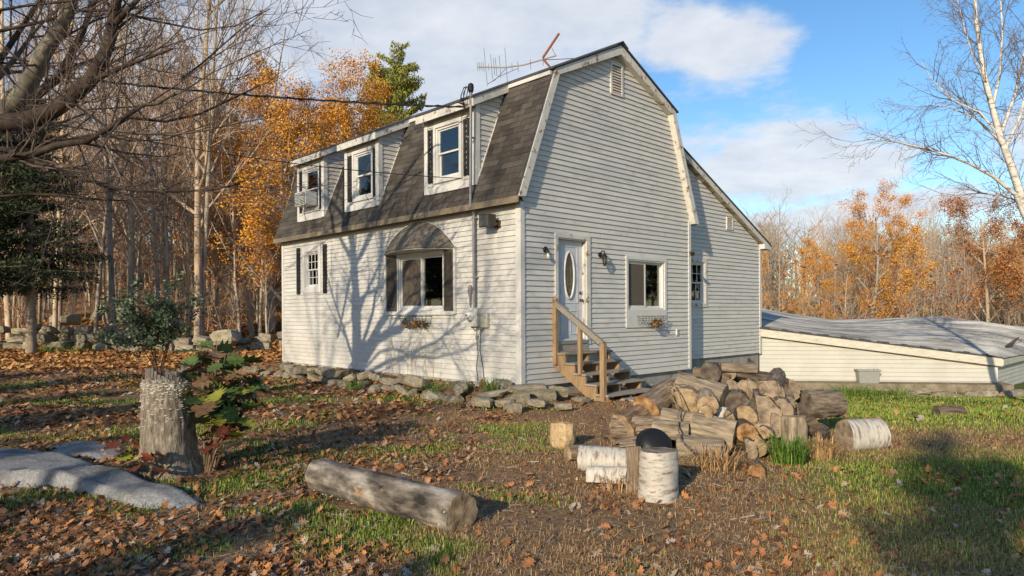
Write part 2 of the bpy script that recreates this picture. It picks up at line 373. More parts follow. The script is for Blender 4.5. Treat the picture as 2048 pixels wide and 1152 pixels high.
# --- foundation, corner boards, bottom trim
MB().box(.06, 5.86, .05, .25, -.9, .279).box(.05, .25, .26, 9.8, -.5, .015).build('foundation', M_conc, house)
MB().box(5.87, 10.57, .49, .7, -1.2, .435).box(10.4, 10.57, .71, 7.4, -1.2, .435).build('foundation', M_conc, house)
MB().box(-.038, .072, -.04, -.001, .27, 3.80).box(-.04, -.001, 0, .10, .27, 3.80).build('corner_board', M_trim2, house)
MB().box(5.85, 5.95, -.04, -.001, .27, 3.95).box(5.921, 5.95, 0, .44, .27, 3.95).build('corner_board', M_trim2, house)
MB().box(10.53, 10.63, .41, .449, .42, 3.62).box(10.601, 10.63, .45, .55, .42, 3.62).build('corner_board', M_trim2, house)
MB().box(-.04, -.001, 9.82, 9.93, .27, 3.80).build('corner_board', M_trim2, house)
mbt = MB(); bx(mbt, mg, .08, 5.85, .272, .299, 0, .038); mbt.build('starter_strip', M_trim2, house)
mbt = MB(); bx(mbt, ml, .11, 9.8, .19, .295, -.02, .05); mbt.build('skirt_board', pbr('weathered_skirt', [(.3, (.30, .27, .22)), (.7, (.52, .49, .43))], scale=6, rough=.8, bump=.3, patch=((.1, .08, .06), 3, .55, .1)), house)
# --- roof
KN = (.82, 6.5); EV = (-.21, 3.88); PK = (2.96, 7.53); SL = (KN[1]-EV[1])/(KN[0]-EV[0]); UP = (PK[1]-KN[1])/(PK[0]-KN[0])
A0, A1 = -.17, 10.08
prof = [EV, KN, PK, (5.92-KN[0], KN[1]), (5.92-EV[0], EV[1])]
def inset(p, q, t):
    d = Vector((q[0]-p[0], q[1]-p[1])).normalized(); n_ = Vector((d.y, -d.x)); return (p[0]+n_.x*t, p[1]+n_.y*t), (q[0]+n_.x*t, q[1]+n_.y*t)
rb = MB()
for i in range(4):
    p, q = prof[i], prof[i+1]; (p2, q2) = inset(p, q, .05); (p1, q1) = inset(p, q, .004)
    rb.hexa([(p1[0], A0+.02, p1[1]), (q1[0], A0+.02, q1[1]), (q2[0], A0+.02, q2[1]), (p2[0], A0+.02, p2[1])], [(p1[0], A1, p1[1]), (q1[0], A1, q1[1]), (q2[0], A1, q2[1]), (p2[0], A1, p2[1])])
roof = rb.build('roof', M_shing_dk, house); setp(roof, 'gambrel roof with weathered brown asphalt shingles')
# upper slopes: dark overhanging edge and ridge cap
for s_ in (1, -1):
    X_ = lambda b: b if s_ == 1 else 5.92-b
    P = [(KN[0]-.07, KN[1]-.07*UP), PK]; up = .03
    MB().hexa([(X_(P[0][0]), A0-.03, P[0][1]+.006), (X_(P[1][0]), A0-.03, P[1][1]+.006), (X_(P[1][0]), A0-.03, P[1][1]+up+.006), (X_(P[0][0]), A0-.03, P[0][1]+up+.006)], [(X_(P[0][0]), A1, P[0][1]+.006), (X_(P[1][0]), A1, P[1][1]+.006), (X_(P[1][0]), A1, P[1][1]+up+.006), (X_(P[0][0]), A1, P[0][1]+up+.006)]).build('upper_roofing', M_shing_dk, roof)
MB().prism([(2.76, A0-.05, 7.475), (2.96, A0-.05, 7.575), (3.16, A0-.05, 7.475), (2.96, A0-.05, 7.60)], (0, A1-A0, 0)).build('ridge_cap', M_shing_dk, roof)
MB().box(KN[0]-.10, KN[0]-.02, A0+.06, A1-.1, KN[1]-.13, KN[1]-.055).build('knee_board', M_trim2, roof)
# rake boards: boxed overhang along the front profile
for i in range(4):
    p, q = prof[i], prof[i+1]; (p2, q2) = inset(p, q, .19)
    c1 = (p[0], p[1]-.012); c2 = (q[0], q[1]-.012)
    if i == 0: p2 = (p[0]+.19, p[1]); q2 = (KN[0]+.135, KN[1]-.10)
    if i == 1: p2 = (KN[0]+.135, KN[1]-.10); q2 = (PK[0], PK[1]-.215); 
    if i == 2: p2 = (PK[0], PK[1]-.215); q2 = (5.92-KN[0]-.135, KN[1]-.10)
    if i == 3: p2 = (5.92-KN[0]-.135, KN[1]-.10); q2 = (q[0]-.19, q[1])
    MB().hexa([(c1[0], A0, c1[1]), (c2[0], A0, c2[1]), (q2[0], A0, q2[1]), (p2[0], A0, p2[1])], [(c1[0], .0015, c1[1]), (c2[0], .0015, c2[1]), (q2[0], .0015, q2[1]), (p2[0], .0015, p2[1])]).build('rake_board', M_trim, roof, bevel=.006)
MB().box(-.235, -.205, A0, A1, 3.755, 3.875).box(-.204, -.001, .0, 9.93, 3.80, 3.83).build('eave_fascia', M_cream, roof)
MB().box(-.19, -.03, 9.93, 10.02, 3.76, 3.87).build('eave_return', M_trim2, roof)
# --- dormers
DORM = [(1.22, 2.89, 2.12), (4.75, 6.26, 5.45), (7.38, 8.83, 8.07)]
FB = -.04; FZ = EV[1]+(FB-EV[0])*SL
uz = lambda b: KN[1]+(b-KN[0])*UP                # upper roof plane carried down over the dormers
for i, (a0, a1, wc) in enumerate(DORM):
    hole = (wc-.40, wc+.40, FZ+.25, FZ+1.36)
    mb = panel(lambda u, z, d: (FB-d, u, z), a0, a1, FZ-.02, uz(FB)-.08, [hole], -.10, 0)
    for s_, e_ in ((a0, .05), (a1, -.05)): mb.prism([(FB+.101, s_, FZ+.27), (FB+.101, s_, uz(FB)-.06), (.80, s_, uz(.80)-.06), (.80, s_, 6.42)], (0, e_, 0))
    dm = mb.build('dormer', M_sid, house)
    mp = lambda u, z, d: (FB-d, u, z)
    siding(dm, mp, FZ+.02, uz(FB)-.10, lambda z: (a0+.10, a1-.10), [(hole[0]-.1, hole[1]+.1, hole[2]-.1, hole[3]+.1)])
    siding(dm, lambda u, z, d: (u, a0-d, z), FZ+.05, 6.38, lambda z: (max(FB+.07, (z-uz(FB)+.09)/UP+FB), FB+(z-FZ)/SL-.005))
    MB().box(FB-.045, FB-.001, a0-.036, a0+.10, FZ-.03, uz(FB)-.08).box(FB-.043, FB+.07, a0-.038, a0-.001, FZ+.0, uz(FB)-.08).build('corner_board', M_trim2, dm)
    MB().box(FB-.045, FB-.001, a1-.10, a1+.02, FZ-.03, uz(FB)-.08).build('corner_board', M_trim2, dm)
    MB().box(FB-.06, FB-.0215, a0+.10, a1-.10, FZ-.05, FZ+.09).build('apron_board', M_trim2, dm)
    MB().hexa([(FB+.02, a0-.024, FZ+.14), (FB+.06, a0-.024, FZ+.14), (.83, a0-.024, 6.42), (.79, a0-.024, 6.42)], [(FB+.02, a0-.055, FZ+.14), (FB+.06, a0-.055, FZ+.14), (.83, a0-.055, 6.42), (.79, a0-.055, 6.42)]).build('flashing_strip', M_trim2, dm)
    e0, e1 = a0-.14, a1+.12; fb = -.24
    def slab(mb, b0, b1, y0, y1, t0, t1): return mb.hexa([(b0, y0, uz(b0)+t0), (b1, y0, uz(b1)+t0), (b1, y0, uz(b1)+t1), (b0, y0, uz(b0)+t1)], [(b0, y1, uz(b0)+t0), (b1, y1, uz(b1)+t0), (b1, y1, uz(b1)+t1), (b0, y1, uz(b0)+t1)])
    slab(MB(), fb-.02, KN[0]-.03, e0-.02, e1+.02, .0, .028).build('dormer_roof', M_shing_dk, dm)
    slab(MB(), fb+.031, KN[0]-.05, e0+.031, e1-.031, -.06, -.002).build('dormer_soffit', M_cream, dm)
    MB().box(fb, fb+.03, e0, e1, uz(fb)-.17, uz(fb)-.003).build('fascia_board', M_trim, dm)
    for y0 in (e0, e1-.03): slab(MB(), fb+.031, KN[0]-.05, y0, y0+.03, -.165, -.003).build('dormer_rake_board', M_trim, dm)
# --- shingles on the lower slope (the nearest 300 are parts, the rest one piece)
EXP = .135; SLEN = math.hypot(KN[0]-EV[0], KN[1]-EV[1]); ux, uzz = (KN[0]-EV[0])/SLEN, (KN[1]-EV[1])/SLEN; nxx, nzz = -uzz, ux
tabs = []
for c_ in range(int(SLEN/EXP)+1):
    s0 = c_*EXP-.015; s1 = min(s0+EXP+.02, SLEN-.06)
    if s1-s0 < .05: continue
    zz = EV[1]+uzz*(s0+.06); holes = [(d_[0]-.012, d_[1]+.012) for d_ in DORM] if zz > FZ else []
    for (l_, r_) in cut((A0+.06, A1-.01), holes):
        q = l_-random.uniform(0, .30); first = True
        q = A0+((c_*.147) % .305)-.305
        while q < r_:
            a_, b_ = max(q, l_), min(q+.305-.006, r_); q += .305
            if b_-a_ > .03: tabs.append((a_, b_, s0, s1))
def tab_mesh(mb, t):
    a_, b_, s0, s1 = t; dz = random.uniform(-.002, .003); j = random.uniform(-.006, .004)
    pt = lambda s, a, h: (EV[0]+ux*s+nxx*h, a, EV[1]+uzz*s+nzz*h)
    mb.hexa([pt(s0+j, a_, .002), pt(s0+j, b_, .002), pt(s0+j, b_, .013+dz), pt(s0+j, a_, .013+dz)], [pt(s1, a_, .0005), pt(s1, b_, .0005), pt(s1, b_, .004), pt(s1, a_, .004)]); return mb
tabs.sort(key=lambda t: t[0])
for t in tabs[:300]: tab_mesh(MB(), t).build('shingle', M_shing, roof, fix=False)
mb = MB()
for t in tabs[300:]: tab_mesh(mb, t)
mb.build('shingles', M_shing, roof, fix=False, kind='stuff')
# --- addition roof
at_top = lambda b: 5.84-(b-6.24)*.4455
def aslab(mb, b0, b1, a0, a1, t0, t1): return mb.hexa([(b0, a0, at_top(b0)+t0), (b1, a0, at_top(b1)+t0), (b1, a0, at_top(b1)+t1), (b0, a0, at_top(b0)+t1)], [(b0, a1, at_top(b0)+t0), (b1, a1, at_top(b1)+t0), (b1, a1, at_top(b1)+t1), (b0, a1, at_top(b0)+t1)])
ar = aslab(MB(), 5.2, 11.02, .26, 7.7, -.05, 0).build('lean_to_roof', M_shing_dk, house)
aslab(MB(), 5.3, 11.0, .28, .31, -.20, -.052).build('rake_board', M_trim, ar)
aslab(MB(), 5.3, 10.9, .3105, .449, -.20, -.06).build('rake_soffit', pbr('rotten_soffit', [(.3, (.36, .31, .22)), (.7, (.62, .56, .46))], scale=5, bump=.3, patch=((.2, .13, .07), 4, .5, .08)), ar)
MB().box(10.56, 10.86, .27, .46, 3.57, 3.73).build('eave_return', M_trim2, ar, bevel=.01)
MB().box(10.87, 10.99, .30, 7.6, 3.56, 3.70).build('gutter', M_trim2, ar)

# --- windows
def window(mp, hole, cas, label, sashes='double', mun=None, casmat=None, sill=0, lower_panel=0):
    u0, u1, z0, z1 = hole; c = cas; mb = MB()
    bx(mb, mp, u0-c, u0, z0, z1, -.01, .042); bx(mb, mp, u1, u1+c, z0, z1, -.01, .042); bx(mb, mp, u0-c, u1+c, z1, z1+c, -.01, .044)
    bx(mb, mp, u0-c, u1+c, z0-c-lower_panel, z0, -.01, .044 if not lower_panel else .040)
    wd = mb.build('window', casmat or M_trim2, house); setp(wd, label)
    mb = MB(); f_ = .045
    for (a_, b_, c_, d_) in ((u0, u0+f_, z0, z1), (u1-f_, u1, z0, z1), (u0+f_, u1-f_, z0, z0+f_), (u0+f_, u1-f_, z1-f_, z1)): bx(mb, mp, a_+.001, b_-.001, c_+.001, d_-.001, -.10, .012)
    mb.build('window_frame', M_vinyl, wd)
    iu0, iu1, iz0, iz1 = u0+f_, u1-f_, z0+f_, z1-f_
    def sash(a_, b_, c_, d_, dd, fw=.035, screen=False):
        mb = MB()
        for (q0, q1, q2, q3) in ((a_, a_+fw, c_, d_), (b_-fw, b_, c_, d_), (a_+fw, b_-fw, c_, c_+fw), (a_+fw, b_-fw, d_-fw, d_)): bx(mb, mp, q0, q1, q2, q3, dd-.03, dd)
        mb.build('sash', M_vinyl, wd)
        mb = MB(); bx(mb, mp, a_+fw, b_-fw, c_+fw, d_-fw, dd-.018, dd-.014); mb.build('pane', M_glass, wd)
        if mun:
            nc, nr = mun
            for k in range(1, nc):
                q = a_+fw+(b_-a_-2*fw)*k/nc; mb = MB(); bx(mb, mp, q-.008, q+.008, c_+fw, d_-fw, dd-.013, dd-.004); mb.build('muntin', M_vinyl, wd)
            for k in range(1, nr):
                q = c_+fw+(d_-c_-2*fw)*k/nr; mb = MB(); bx(mb, mp, a_+fw, b_-fw, q-.008, q+.008, dd-.0125, dd-.0045); mb.build('muntin', M_vinyl, wd)
        if screen:
            mb = MB(); bx(mb, mp, a_+fw+.002, b_-fw-.002, c_+fw+.002, d_-fw-.002, dd-.008, dd-.006); mb.build('insect_screen', M_screen, wd)
    zm = (iz0+iz1)/2; um = (iu0+iu1)/2
    if sashes == 'double': sash(iu0, iu1, zm-.02, iz1, -.02); sash(iu0, iu1, iz0, zm+.02, -.055)
    else:
        lo, hi = (um-.01, iu1) if sashes == 'slide_hi' else (iu0, um+.01)
        if sashes == 'slide_hi': sash(um-.02, iu1, iz0, iz1, -.02, .05, True); sash(iu0, um+.02, iz0, iz1, -.055, .04)
        else: sash(iu0, um+.02, iz0, iz1, -.02, .05, True); sash(um-.02, iu1, iz0, iz1, -.055, .04)
    return wd
def screen_mat():
    m = bpy.data.materials.new('insect_screen'); m.use_nodes = True; t = m.node_tree; n = t.nodes; n.clear(); lk = t.links
    o = n.new('ShaderNodeOutputMaterial'); mx = n.new('ShaderNodeMixShader'); mx.inputs[0].default_value = .62
    tr = n.new('ShaderNodeBsdfTransparent'); df = n.new('ShaderNodeBsdfDiffuse'); df.inputs[0].default_value = (.16, .135, .11, 1)
    nz = n.new('ShaderNodeTexNoise'); nz.inputs['Scale'].default_value = 3; mr = n.new('ShaderNodeMapRange'); mr.inputs['To Min'].default_value = .5; mr.inputs['To Max'].default_value = .75
    lk.new(nz.outputs[0], mr.inputs[0]); lk.new(mr.outputs[0], mx.inputs[0])
    lk.new(tr.outputs[0], mx.inputs[1]); lk.new(df.outputs[0], mx.inputs[2]); lk.new(mx.outputs[0], o.inputs[0]); return m
M_screen = screen_mat()
window(mg, W_GAB, .075, 'white sliding window above a wide blank lower panel', 'slide_lo', lower_panel=.33)
window(ml, W_SML, .15, 'small six over six sash window between two narrow black shutters', 'double', (3, 2))
window(ma, W_ADD, .10, 'sash window with peeling casing on the set back wall', 'double', (4, 2), M_trim)
wb = window(ml, W_BIG, .04, 'wide sliding window under an arched shingled awning', 'slide_hi')
for (a0, a1, wc) in DORM:
    mp = lambda u, z, d: (FB-d, u, z)
    window(mp, (wc-.40, wc+.40, FZ+.25, FZ+1.36), .075, 'dormer sash window with white casing')
    for (q0, q1) in ((a0+.115, wc-.485), (wc+.485, a1-.115)):
        w2 = min(.17, q1-q0); c_ = (q0+q1)/2; mb = MB()
        bx(mb, mp, c_-w2/2, c_-.02, FZ+.20, FZ+1.36, .022, .05); bx(mb, mp, c_+.02, c_+w2/2, FZ+.20, FZ+1.36, .022, .05)
        for z_ in (FZ+.23, FZ+.75, FZ+1.28): bx(mb, mp, c_-.0195, c_+.0195, z_, z_+.05, .022, .046)
        mb.build('shutter', M_shut, house)
# --- shutters of the ground floor
for (q0, q1) in ((7.30, 7.48), (8.80, 8.98)):
    mb = MB(); bx(mb, ml, q0, q1, 2.24, 3.55, .022, .055)
    s_ = mb.build('shutter', M_shut, house)
    for k in range(20):
        z_ = 2.30+k*.061; mb = MB(); mb.hexa([ml(q0+.03, z_, .0555), ml(q1-.03, z_, .0555), ml(q1-.03, z_, .075), ml(q0+.03, z_, .075)], [ml(q0+.03, z_+.05, .0555), ml(q1-.03, z_+.05, .0555), ml(q1-.03, z_+.05, .058), ml(q0+.03, z_+.05, .058)]).build('louvre', M_shut, s_)
mb = MB()
for (u0, u1, z0, z1) in ((1.88, 1.945, 1.68, 3.06), (4.46, 4.53, 1.68, 3.06), (1.945, 4.46, 1.66, 1.735)): bx(mb, ml, u0, u1, z0, z1, .0, .07)
sur = mb.build('window_surround', M_trim2, house)
M_shut2 = pbr('louvred_shutter', [(.3, (.055, .045, .038)), (.7, (.10, .085, .07))], scale=8, rough=.6, bump=.2)
for (q0, q1) in ((1.955, 2.275), (4.055, 4.44)):
    mb = MB()
    for (u0, u1, z0, z1) in ((q0, q0+.045, 1.75, 3.03), (q1-.045, q1, 1.75, 3.03), (q0+.045, q1-.045, 1.75, 1.82), (q0+.045, q1-.045, 2.97, 3.03)): bx(mb, ml, u0, u1, z0, z1, .022, .06)
    bx(mb, ml, q0+.045, q1-.045, 1.82, 2.97, .022, .026)
    s_ = mb.build('shutter', M_shut2, house)
    for k in range(30):
        z_ = 1.825+k*.038; mb = MB(); mb.hexa([ml(q0+.046, z_, .027), ml(q1-.046, z_, .027), ml(q1-.046, z_, .056), ml(q0+.046, z_, .056)], [ml(q0+.046, z_+.034, .027), ml(q1-.046, z_+.034, .027), ml(q1-.046, z_+.034, .030), ml(q0+.046, z_+.034, .030)]).build('louvre', M_shut2, s_)
# --- arched awning with curved shingle courses
def awn(u, k):
    """k 0..1 from wall arch down to the front lip"""
    t = (u-1.90)/(4.55-1.90); arch = 3.07+.65*(1-abs(2*t-1)**2.2); lip = 3.05+.05*(1-abs(2*t-1)**2); out = .42*(1-abs(2*t-1)**2.4)
    return (-(.03+out*k), u, arch*(1-k)+lip*k+.10*math.sin(math.pi*k)*(1-abs(2*t-1)**2))
aw = MB(); NU = 28
for r_ in range(5):
    for j in range(NU):
        u_a, u_b = 1.90+2.65*j/NU, 1.90+2.65*(j+1)/NU; k0, k1 = r_/5, (r_+1)/5
        P = [awn(u_a, k1), awn(u_b, k1), awn(u_b, k0), awn(u_a, k0)]; aw.add([(p[0]+.02, p[1], p[2]-.02) for p in P], [(0, 1, 2, 3)])
aw.add([awn(1.90+2.65*j/NU, 1) for j in range(NU+1)]+[(-.001, 1.90+2.65*j/NU, 3.05) for j in range(NU+1)], [(j, j+1, NU+2+j, NU+1+j) for j in range(NU)])
awo = aw.build('window_awning', M_trim2, house, fix=False); setp(awo, 'arched awning covered in grey brown shingles')
M_awsh = pbr('awning_shingle', [(.25, (.14, .12, .092)), (.75, (.235, .20, .155))], scale=60, rough=.95, bump=.4, rnd=.12)
for r_ in range(5):
    k0, k1 = r_/5, min(1.0, (r_+1)/5+.035); nn = 9; off = .5*(r_ % 2)
    for j in range(-1, nn+1):
        a_ = max(0, (j+off)/nn+.004); b_ = min(1, (j+1+off)/nn)
        if b_-a_ < .02: continue
        mb = MB()
        for q in range(3):
            ua, ub = 1.90+2.65*(a_+(b_-a_)*q/3), 1.90+2.65*(a_+(b_-a_)*(q+1)/3)
            P = [awn(ua, k1), awn(ub, k1), awn(ub, k0), awn(ua, k0)]; o_ = (.012, .012, .003, .003)
            mb.add([(p[0]-e, p[1], p[2]+e*.6) for p, e in zip(P, o_)]+[(p[0]+.004, p[1], p[2]) for p in P], [(0, 1, 2, 3), (0, 4, 5, 1)])
        mb.build('awning_shingle', M_awsh, awo, fix=False)
pts = [awn(1.90+2.65*j/40, 0) for j in range(41)]
MB().tube([(-.035, p[1], p[2]+.012) for p in pts], .016, 6).build('awning_edging', M_trim2, awo)
# --- gable vent and addition vent
def vent(mp, u0, u1, z0, z1, nsl):
    mb = MB(); c = .055
    for (a_, b_, c_, d_) in ((u0, u0+c, z0, z1), (u1-c, u1, z0, z1), (u0+c, u1-c, z0, z0+c*.6), (u0+c, u1-c, z1-c*.6, z1)): bx(mb, mp, a_, b_, c_, d_, .0, .05)
    v = mb.build('gable_vent', M_trim2, house)
    mb = MB(); bx(mb, mp, u0+c, u1-c, z0+.03, z1-.03, .022, .024); mb.build('vent_backing', M_dark, v)
    for k in range(nsl):
        z_ = z0+.045+(z1-z0-.09)*k/nsl; h_ = (z1-z0-.09)/nsl; mb = MB()
        mb.hexa([mp(u0+c, z_, .046), mp(u1-c, z_, .046), mp(u1-c, z_+.012, .046), mp(u0+c, z_+.012, .046)], [mp(u0+c, z_+h_*.65, .025), mp(u1-c, z_+h_*.65, .025), mp(u1-c, z_+h_*.65+.01, .025), mp(u0+c, z_+h_*.65+.01, .025)]).build('vent_slat', M_vslat, v)
M_vslat = pbr('vent_slat', [(.3, (.45, .36, .27)), (.7, (.7, .62, .52))], scale=6, rough=.7, bump=.1)
vent(mg, 2.74, 3.18, 6.45, 7.13, 10); vent(ma, 8.56, 8.93, 4.01, 4.36, 6)
# --- front door
mb = MB(); u0, u1, z0, z1 = DOOR
for (a_, b_, c_, d_, e_) in ((u0-.085, u0, z0-.06, z1, .035), (u1, u1+.12, z0-.06, z1, .035), (u0-.085, u1+.12, z1, z1+.085, .038)): bx(mb, mg, a_, b_, c_, d_, -.005, e_+.01)
bx(mb, mg, u0, u0+.02, z0, z1, -.12, -.006); bx(mb, mg, u1-.02, u1, z0, z1, -.12, -.006); bx(mb, mg, u0+.02, u1-.02, z1-.02, z1, -.12, -.006)
dc = mb.build('door_casing', M_trim, house)
M_door = plain('door_paint', (.58, .60, .63), rough=.4)
mb = MB(); bx(mb, mg, u0+.022, u1-.022, z0+.03, z1-.022, -.11, -.07); door = mb.build('door', M_door, house); setp(door, 'white panelled front door with tall oval leaded glass')
mb = MB(); bx(mb, mg, u0-.02, u1+.02, z0-.04, z0+.028, -.15, .06); mb.build('threshold', M_metal, house)
def frame(mp, a_, b_, c_, d_, w_, d0, d1, name, mat, par):
    mb = MB()
    for (q0, q1, q2, q3) in ((a_, a_+w_, c_, d_), (b_-w_, b_, c_, d_), (a_+w_, b_-w_, c_, c_+w_), (a_+w_, b_-w_, d_-w_, d_)): bx(mb, mp, q0, q1, q2, q3, d0, d1)
    return mb.build(name, mat, par, bevel=.005)
dcn = (u0+u1)/2
frame(mg, dcn-.27, dcn+.27, 1.88, 3.06, .022, -.069, -.058, 'door_moulding', M_door, door)
for s_ in (-1, 1): frame(mg, dcn+s_*.145-.12, dcn+s_*.145+.12, 1.24, 1.74, .022, -.069, -.058, 'door_panel', M_door, door)
oc = (dcn, 2.46); NO = 40
def ell(k, rx, rz, d): t = 2*math.pi*k/NO; return mg(oc[0]+rx*math.cos(t), oc[1]+rz*math.sin(t), d)
mb = MB(); mb.tube([ell(k, .150, .475, -.058) for k in range(NO)]+[ell(0, .150, .475, -.058)], .024, 8, cap=False); mb.build('oval_moulding', M_vinyl, door, smooth=True)
M_lead = pbr('leaded_glass', [(.3, (.03, .033, .03)), (.6, (.10, .10, .085)), (.8, (.2, .19, .15))], scale=60, detail=3, rough=.18, bump=.6, bscale=70, spec=.6)
mb = MB(); mb.add([ell(k, .135, .46, -.062) for k in range(NO)], [tuple(range(NO))]); mb.build('oval_pane', M_lead, door)
M_gold = plain('brass_came', (.42, .29, .10), rough=.35, metal=.7)
mb = MB()
for (p, q) in (((-.055, -.38), (-.055, .2)), ((.055, -.38), (.055, .2)), ((-.055, .2), (0, .42)), ((.055, .2), (0, .42)), ((-.055, -.23), (0, -.16)), ((0, -.16), (.055, -.23)), ((.055, -.23), (0, -.31)), ((0, -.31), (-.055, -.23)), ((-.055, -.38), (0, -.44)), ((.055, -.38), (0, -.44)), ((-.12, .0), (-.055, .0)), ((.055, .0), (.12, .0)), ((-.1, .26), (.1, .26)), ((-.11, -.2), (-.055, -.2)), ((.055, -.2), (.11, -.2))):
    mb.tube([mg(oc[0]+p[0], oc[1]+p[1], -.059), mg(oc[0]+q[0], oc[1]+q[1], -.059)], .0045, 4)
mb.build('lead_came', M_gold, door)
M_bronze = plain('aged_bronze', (.16, .12, .08), rough=.35, metal=.8)
MB().lathe(mg(u1-.09, 2.10, -.07), [(.034, 0), (.034, .012), (.02, .016), (.02, .03)], 14, (0, -1, 0)).build('deadbolt', M_bronze, door)
MB().lathe(mg(u1-.09, 1.95, -.07), [(.034, 0), (.032, .01), (.012, .014), (.012, .035), (.028, .045), (.032, .06), (.02, .072), (0, .074)], 14, (0, -1, 0)).build('door_knob', M_bronze, door, smooth=True)
# --- fittings on the gable wall
lp = empty('wall_lamp', (0, 0, 0), 0); setp(lp, 'round black porch lamp with a bare bulb beside the front door', 'lamp')
lp.matrix_world = house.matrix_basis.copy()
MB().lathe(mg(.655, 2.93, .02), [(.062, 0), (.062, .02), (.045, .035), (.0, .04)], 18, (0, -1, 0)).build('back_plate', M_black, lp, smooth=True)
MB().lathe(mg(.655, 2.925, .06), [(.03, 0), (.035, .04), (.03, .07)], 14, (0, -.4, -1)).build('lamp_socket', M_black, lp)
MB().lathe(mg(.655, 2.86, .088), [(.014, 0), (.02, .02), (.034, .06), (.034, .075), (.02, .1), (0, .108)], 14, (0, -.25, -1)).build('bulb', plain('bulb_glass', (.75, .7, .6), rough=.15), lp, smooth=True)
ln = empty('wall_lantern'); ln.matrix_world = house.matrix_basis.copy(); setp(ln, 'black carriage lantern on the wall between front door and window', 'lantern')
MB().lathe(mg(2.36, 2.92, .02), [(.06, 0), (.06, .015), (.03, .03), (0, .032)], 16, (0, -1, 0)).build('back_plate', M_black, ln)
MB().tube([mg(2.36, 2.93, .03), mg(2.36, 3.0, .08), mg(2.36, 3.0, .13), mg(2.36, 2.955, .15)], .012, 8).build('arm', M_black, ln)
MB().lathe(mg(2.36, 2.86, .15), [(.062, 0), (.062, .01), (.045, .045), (.018, .075), (.008, .09), (.014, .10), (.006, .13), (0, .14)], 12).build('lantern_cap', M_black, ln)
MB().lathe(mg(2.36, 2.70, .15), [(.030, 0), (.057, .155)], 6).build('lantern_glass', glass('lamp_glass', (.8, .75, .6)), ln)
mb = MB()
for k in range(6):
    t = k*math.pi/3; mb.tube([mg(2.36+.031*math.cos(t), 2.70, .15+.031*math.sin(t)), mg(2.36+.058*math.cos(t), 2.857, .15+.058*math.sin(t))], .005, 5)
mb.lathe(mg(2.36, 2.665, .15), [(0, 0), (.012, .01), (.034, .03), (.034, .042)], 12); mb.build('lantern_cage', M_black, ln)
ob = MB(); bx(ob, mg, 5.27, 5.36, 1.12, 1.28, .02, .05); o = ob.build('outlet_cover', M_vinyl, house, bevel=.006)
mb = MB(); bx(mb, mg, 5.295, 5.335, 1.21, 1.25, .05, .056); bx(mb, mg, 5.295, 5.335, 1.15, 1.19, .05, .056); mb.build('outlet_flap', plain('grey_plastic', (.3, .3, .3)), o)
cl = empty('corner_floodlight'); cl.matrix_world = house.matrix_basis.copy(); setp(cl, 'small rusty floodlight on the corner board above the set back wall', 'floodlight')
MB().lathe(mg(5.90, 3.17, .03), [(.035, 0), (.035, .03)], 10, (0, -1, 0)).build('back_plate', M_bronze, cl)
MB().lathe(mg(5.88, 3.17, .07), [(.025, 0), (.035, .05), (.06, .11), (.06, .125)], 12, (-.5, -.8, -.4)).build('lamp_head', M_bronze, cl)
# --- planter baskets
def basket(mp, u0, u1, ztop, label, dead):
    root = empty('planter_basket'); root.matrix_world = house.matrix_basis.copy(); setp(root, label, 'planter')
    mb = MB(); h = .20; dp = .17; n_ = 8; dz = .03
    rim = [mp(u0, ztop, dz), mp(u0, ztop, dz+dp), mp(u1, ztop, dz+dp), mp(u1, ztop, dz), mp(u0, ztop, dz)]; mb.tube(rim, .007, 5)
    for k in range(n_+1):
        u = u0+(u1-u0)*k/n_; ui = u0+.05+(u1-u0-.1)*k/n_
        mb.tube([mp(u, ztop, dz+dp), mp(ui, ztop-h*.6, dz+dp*.86), mp(ui, ztop-h, dz+.05), mp(ui, ztop-h*.5, dz)], .0045, 4)
    for q in (.33, .66): mb.tube([mp(u0+.05*q, ztop-h*q*.7, dz), mp(u0+.05*q, ztop-h*q*.7, dz+dp*.93), mp(u1-.05*q, ztop-h*q*.7, dz+dp*.93), mp(u1-.05*q, ztop-h*q*.7, dz)], .0045, 4)
    mb.build('wire_frame', plain('green_wire', (.025, .045, .035), rough=.5), root)
    M_moss = pbr('dead_plants', [(.3, (.13, .07, .03)), (.7, (.30, .18, .08))], scale=30, bump=.8, rough=1)
    mb = MB(); rs = random.Random(3 if dead > .5 else 5); lo, hi = (u0+.06, u1-.08) if dead > .5 else (u0+(u1-u0)*.45, u1-.12)
    for k in range(int(130*dead)+60):
        c = Vector(mp(rs.uniform(lo, hi), ztop-h*.55+rs.gauss(-.05, .05), dz+rs.uniform(.02, dp+.03))); d = Vector((rs.gauss(0, 1), rs.gauss(0, 1), rs.gauss(-.6, .8))).normalized()*rs.uniform(.04, .11); s_ = d.orthogonal().normalized()*rs.uniform(.008, .03)
        mb.add([c-s_, c+s_, c+d+s_*.3, c+d-s_*.3], [(0, 1, 2, 3)])
    mb.build('dead_plants', M_moss, root, fix=False)
    mb = MB(); mb.lathe(mp((lo+hi)/2, ztop-h*.9, dz+dp*.5), [(0, -.02), (.06, -.01), (.08, .04), (.05, .09), (0, .1)], 10); b_ = mb.build('moss_liner', M_moss, root, smooth=True)
    return root
basket(ml, 2.72, 3.74, 1.62, 'green wire planter full of dead brown plants below the awning window', 1.0)
basket(mg, 3.66, 4.62, 1.60, 'green wire planter with a dead clump below the sliding gable window', .3)
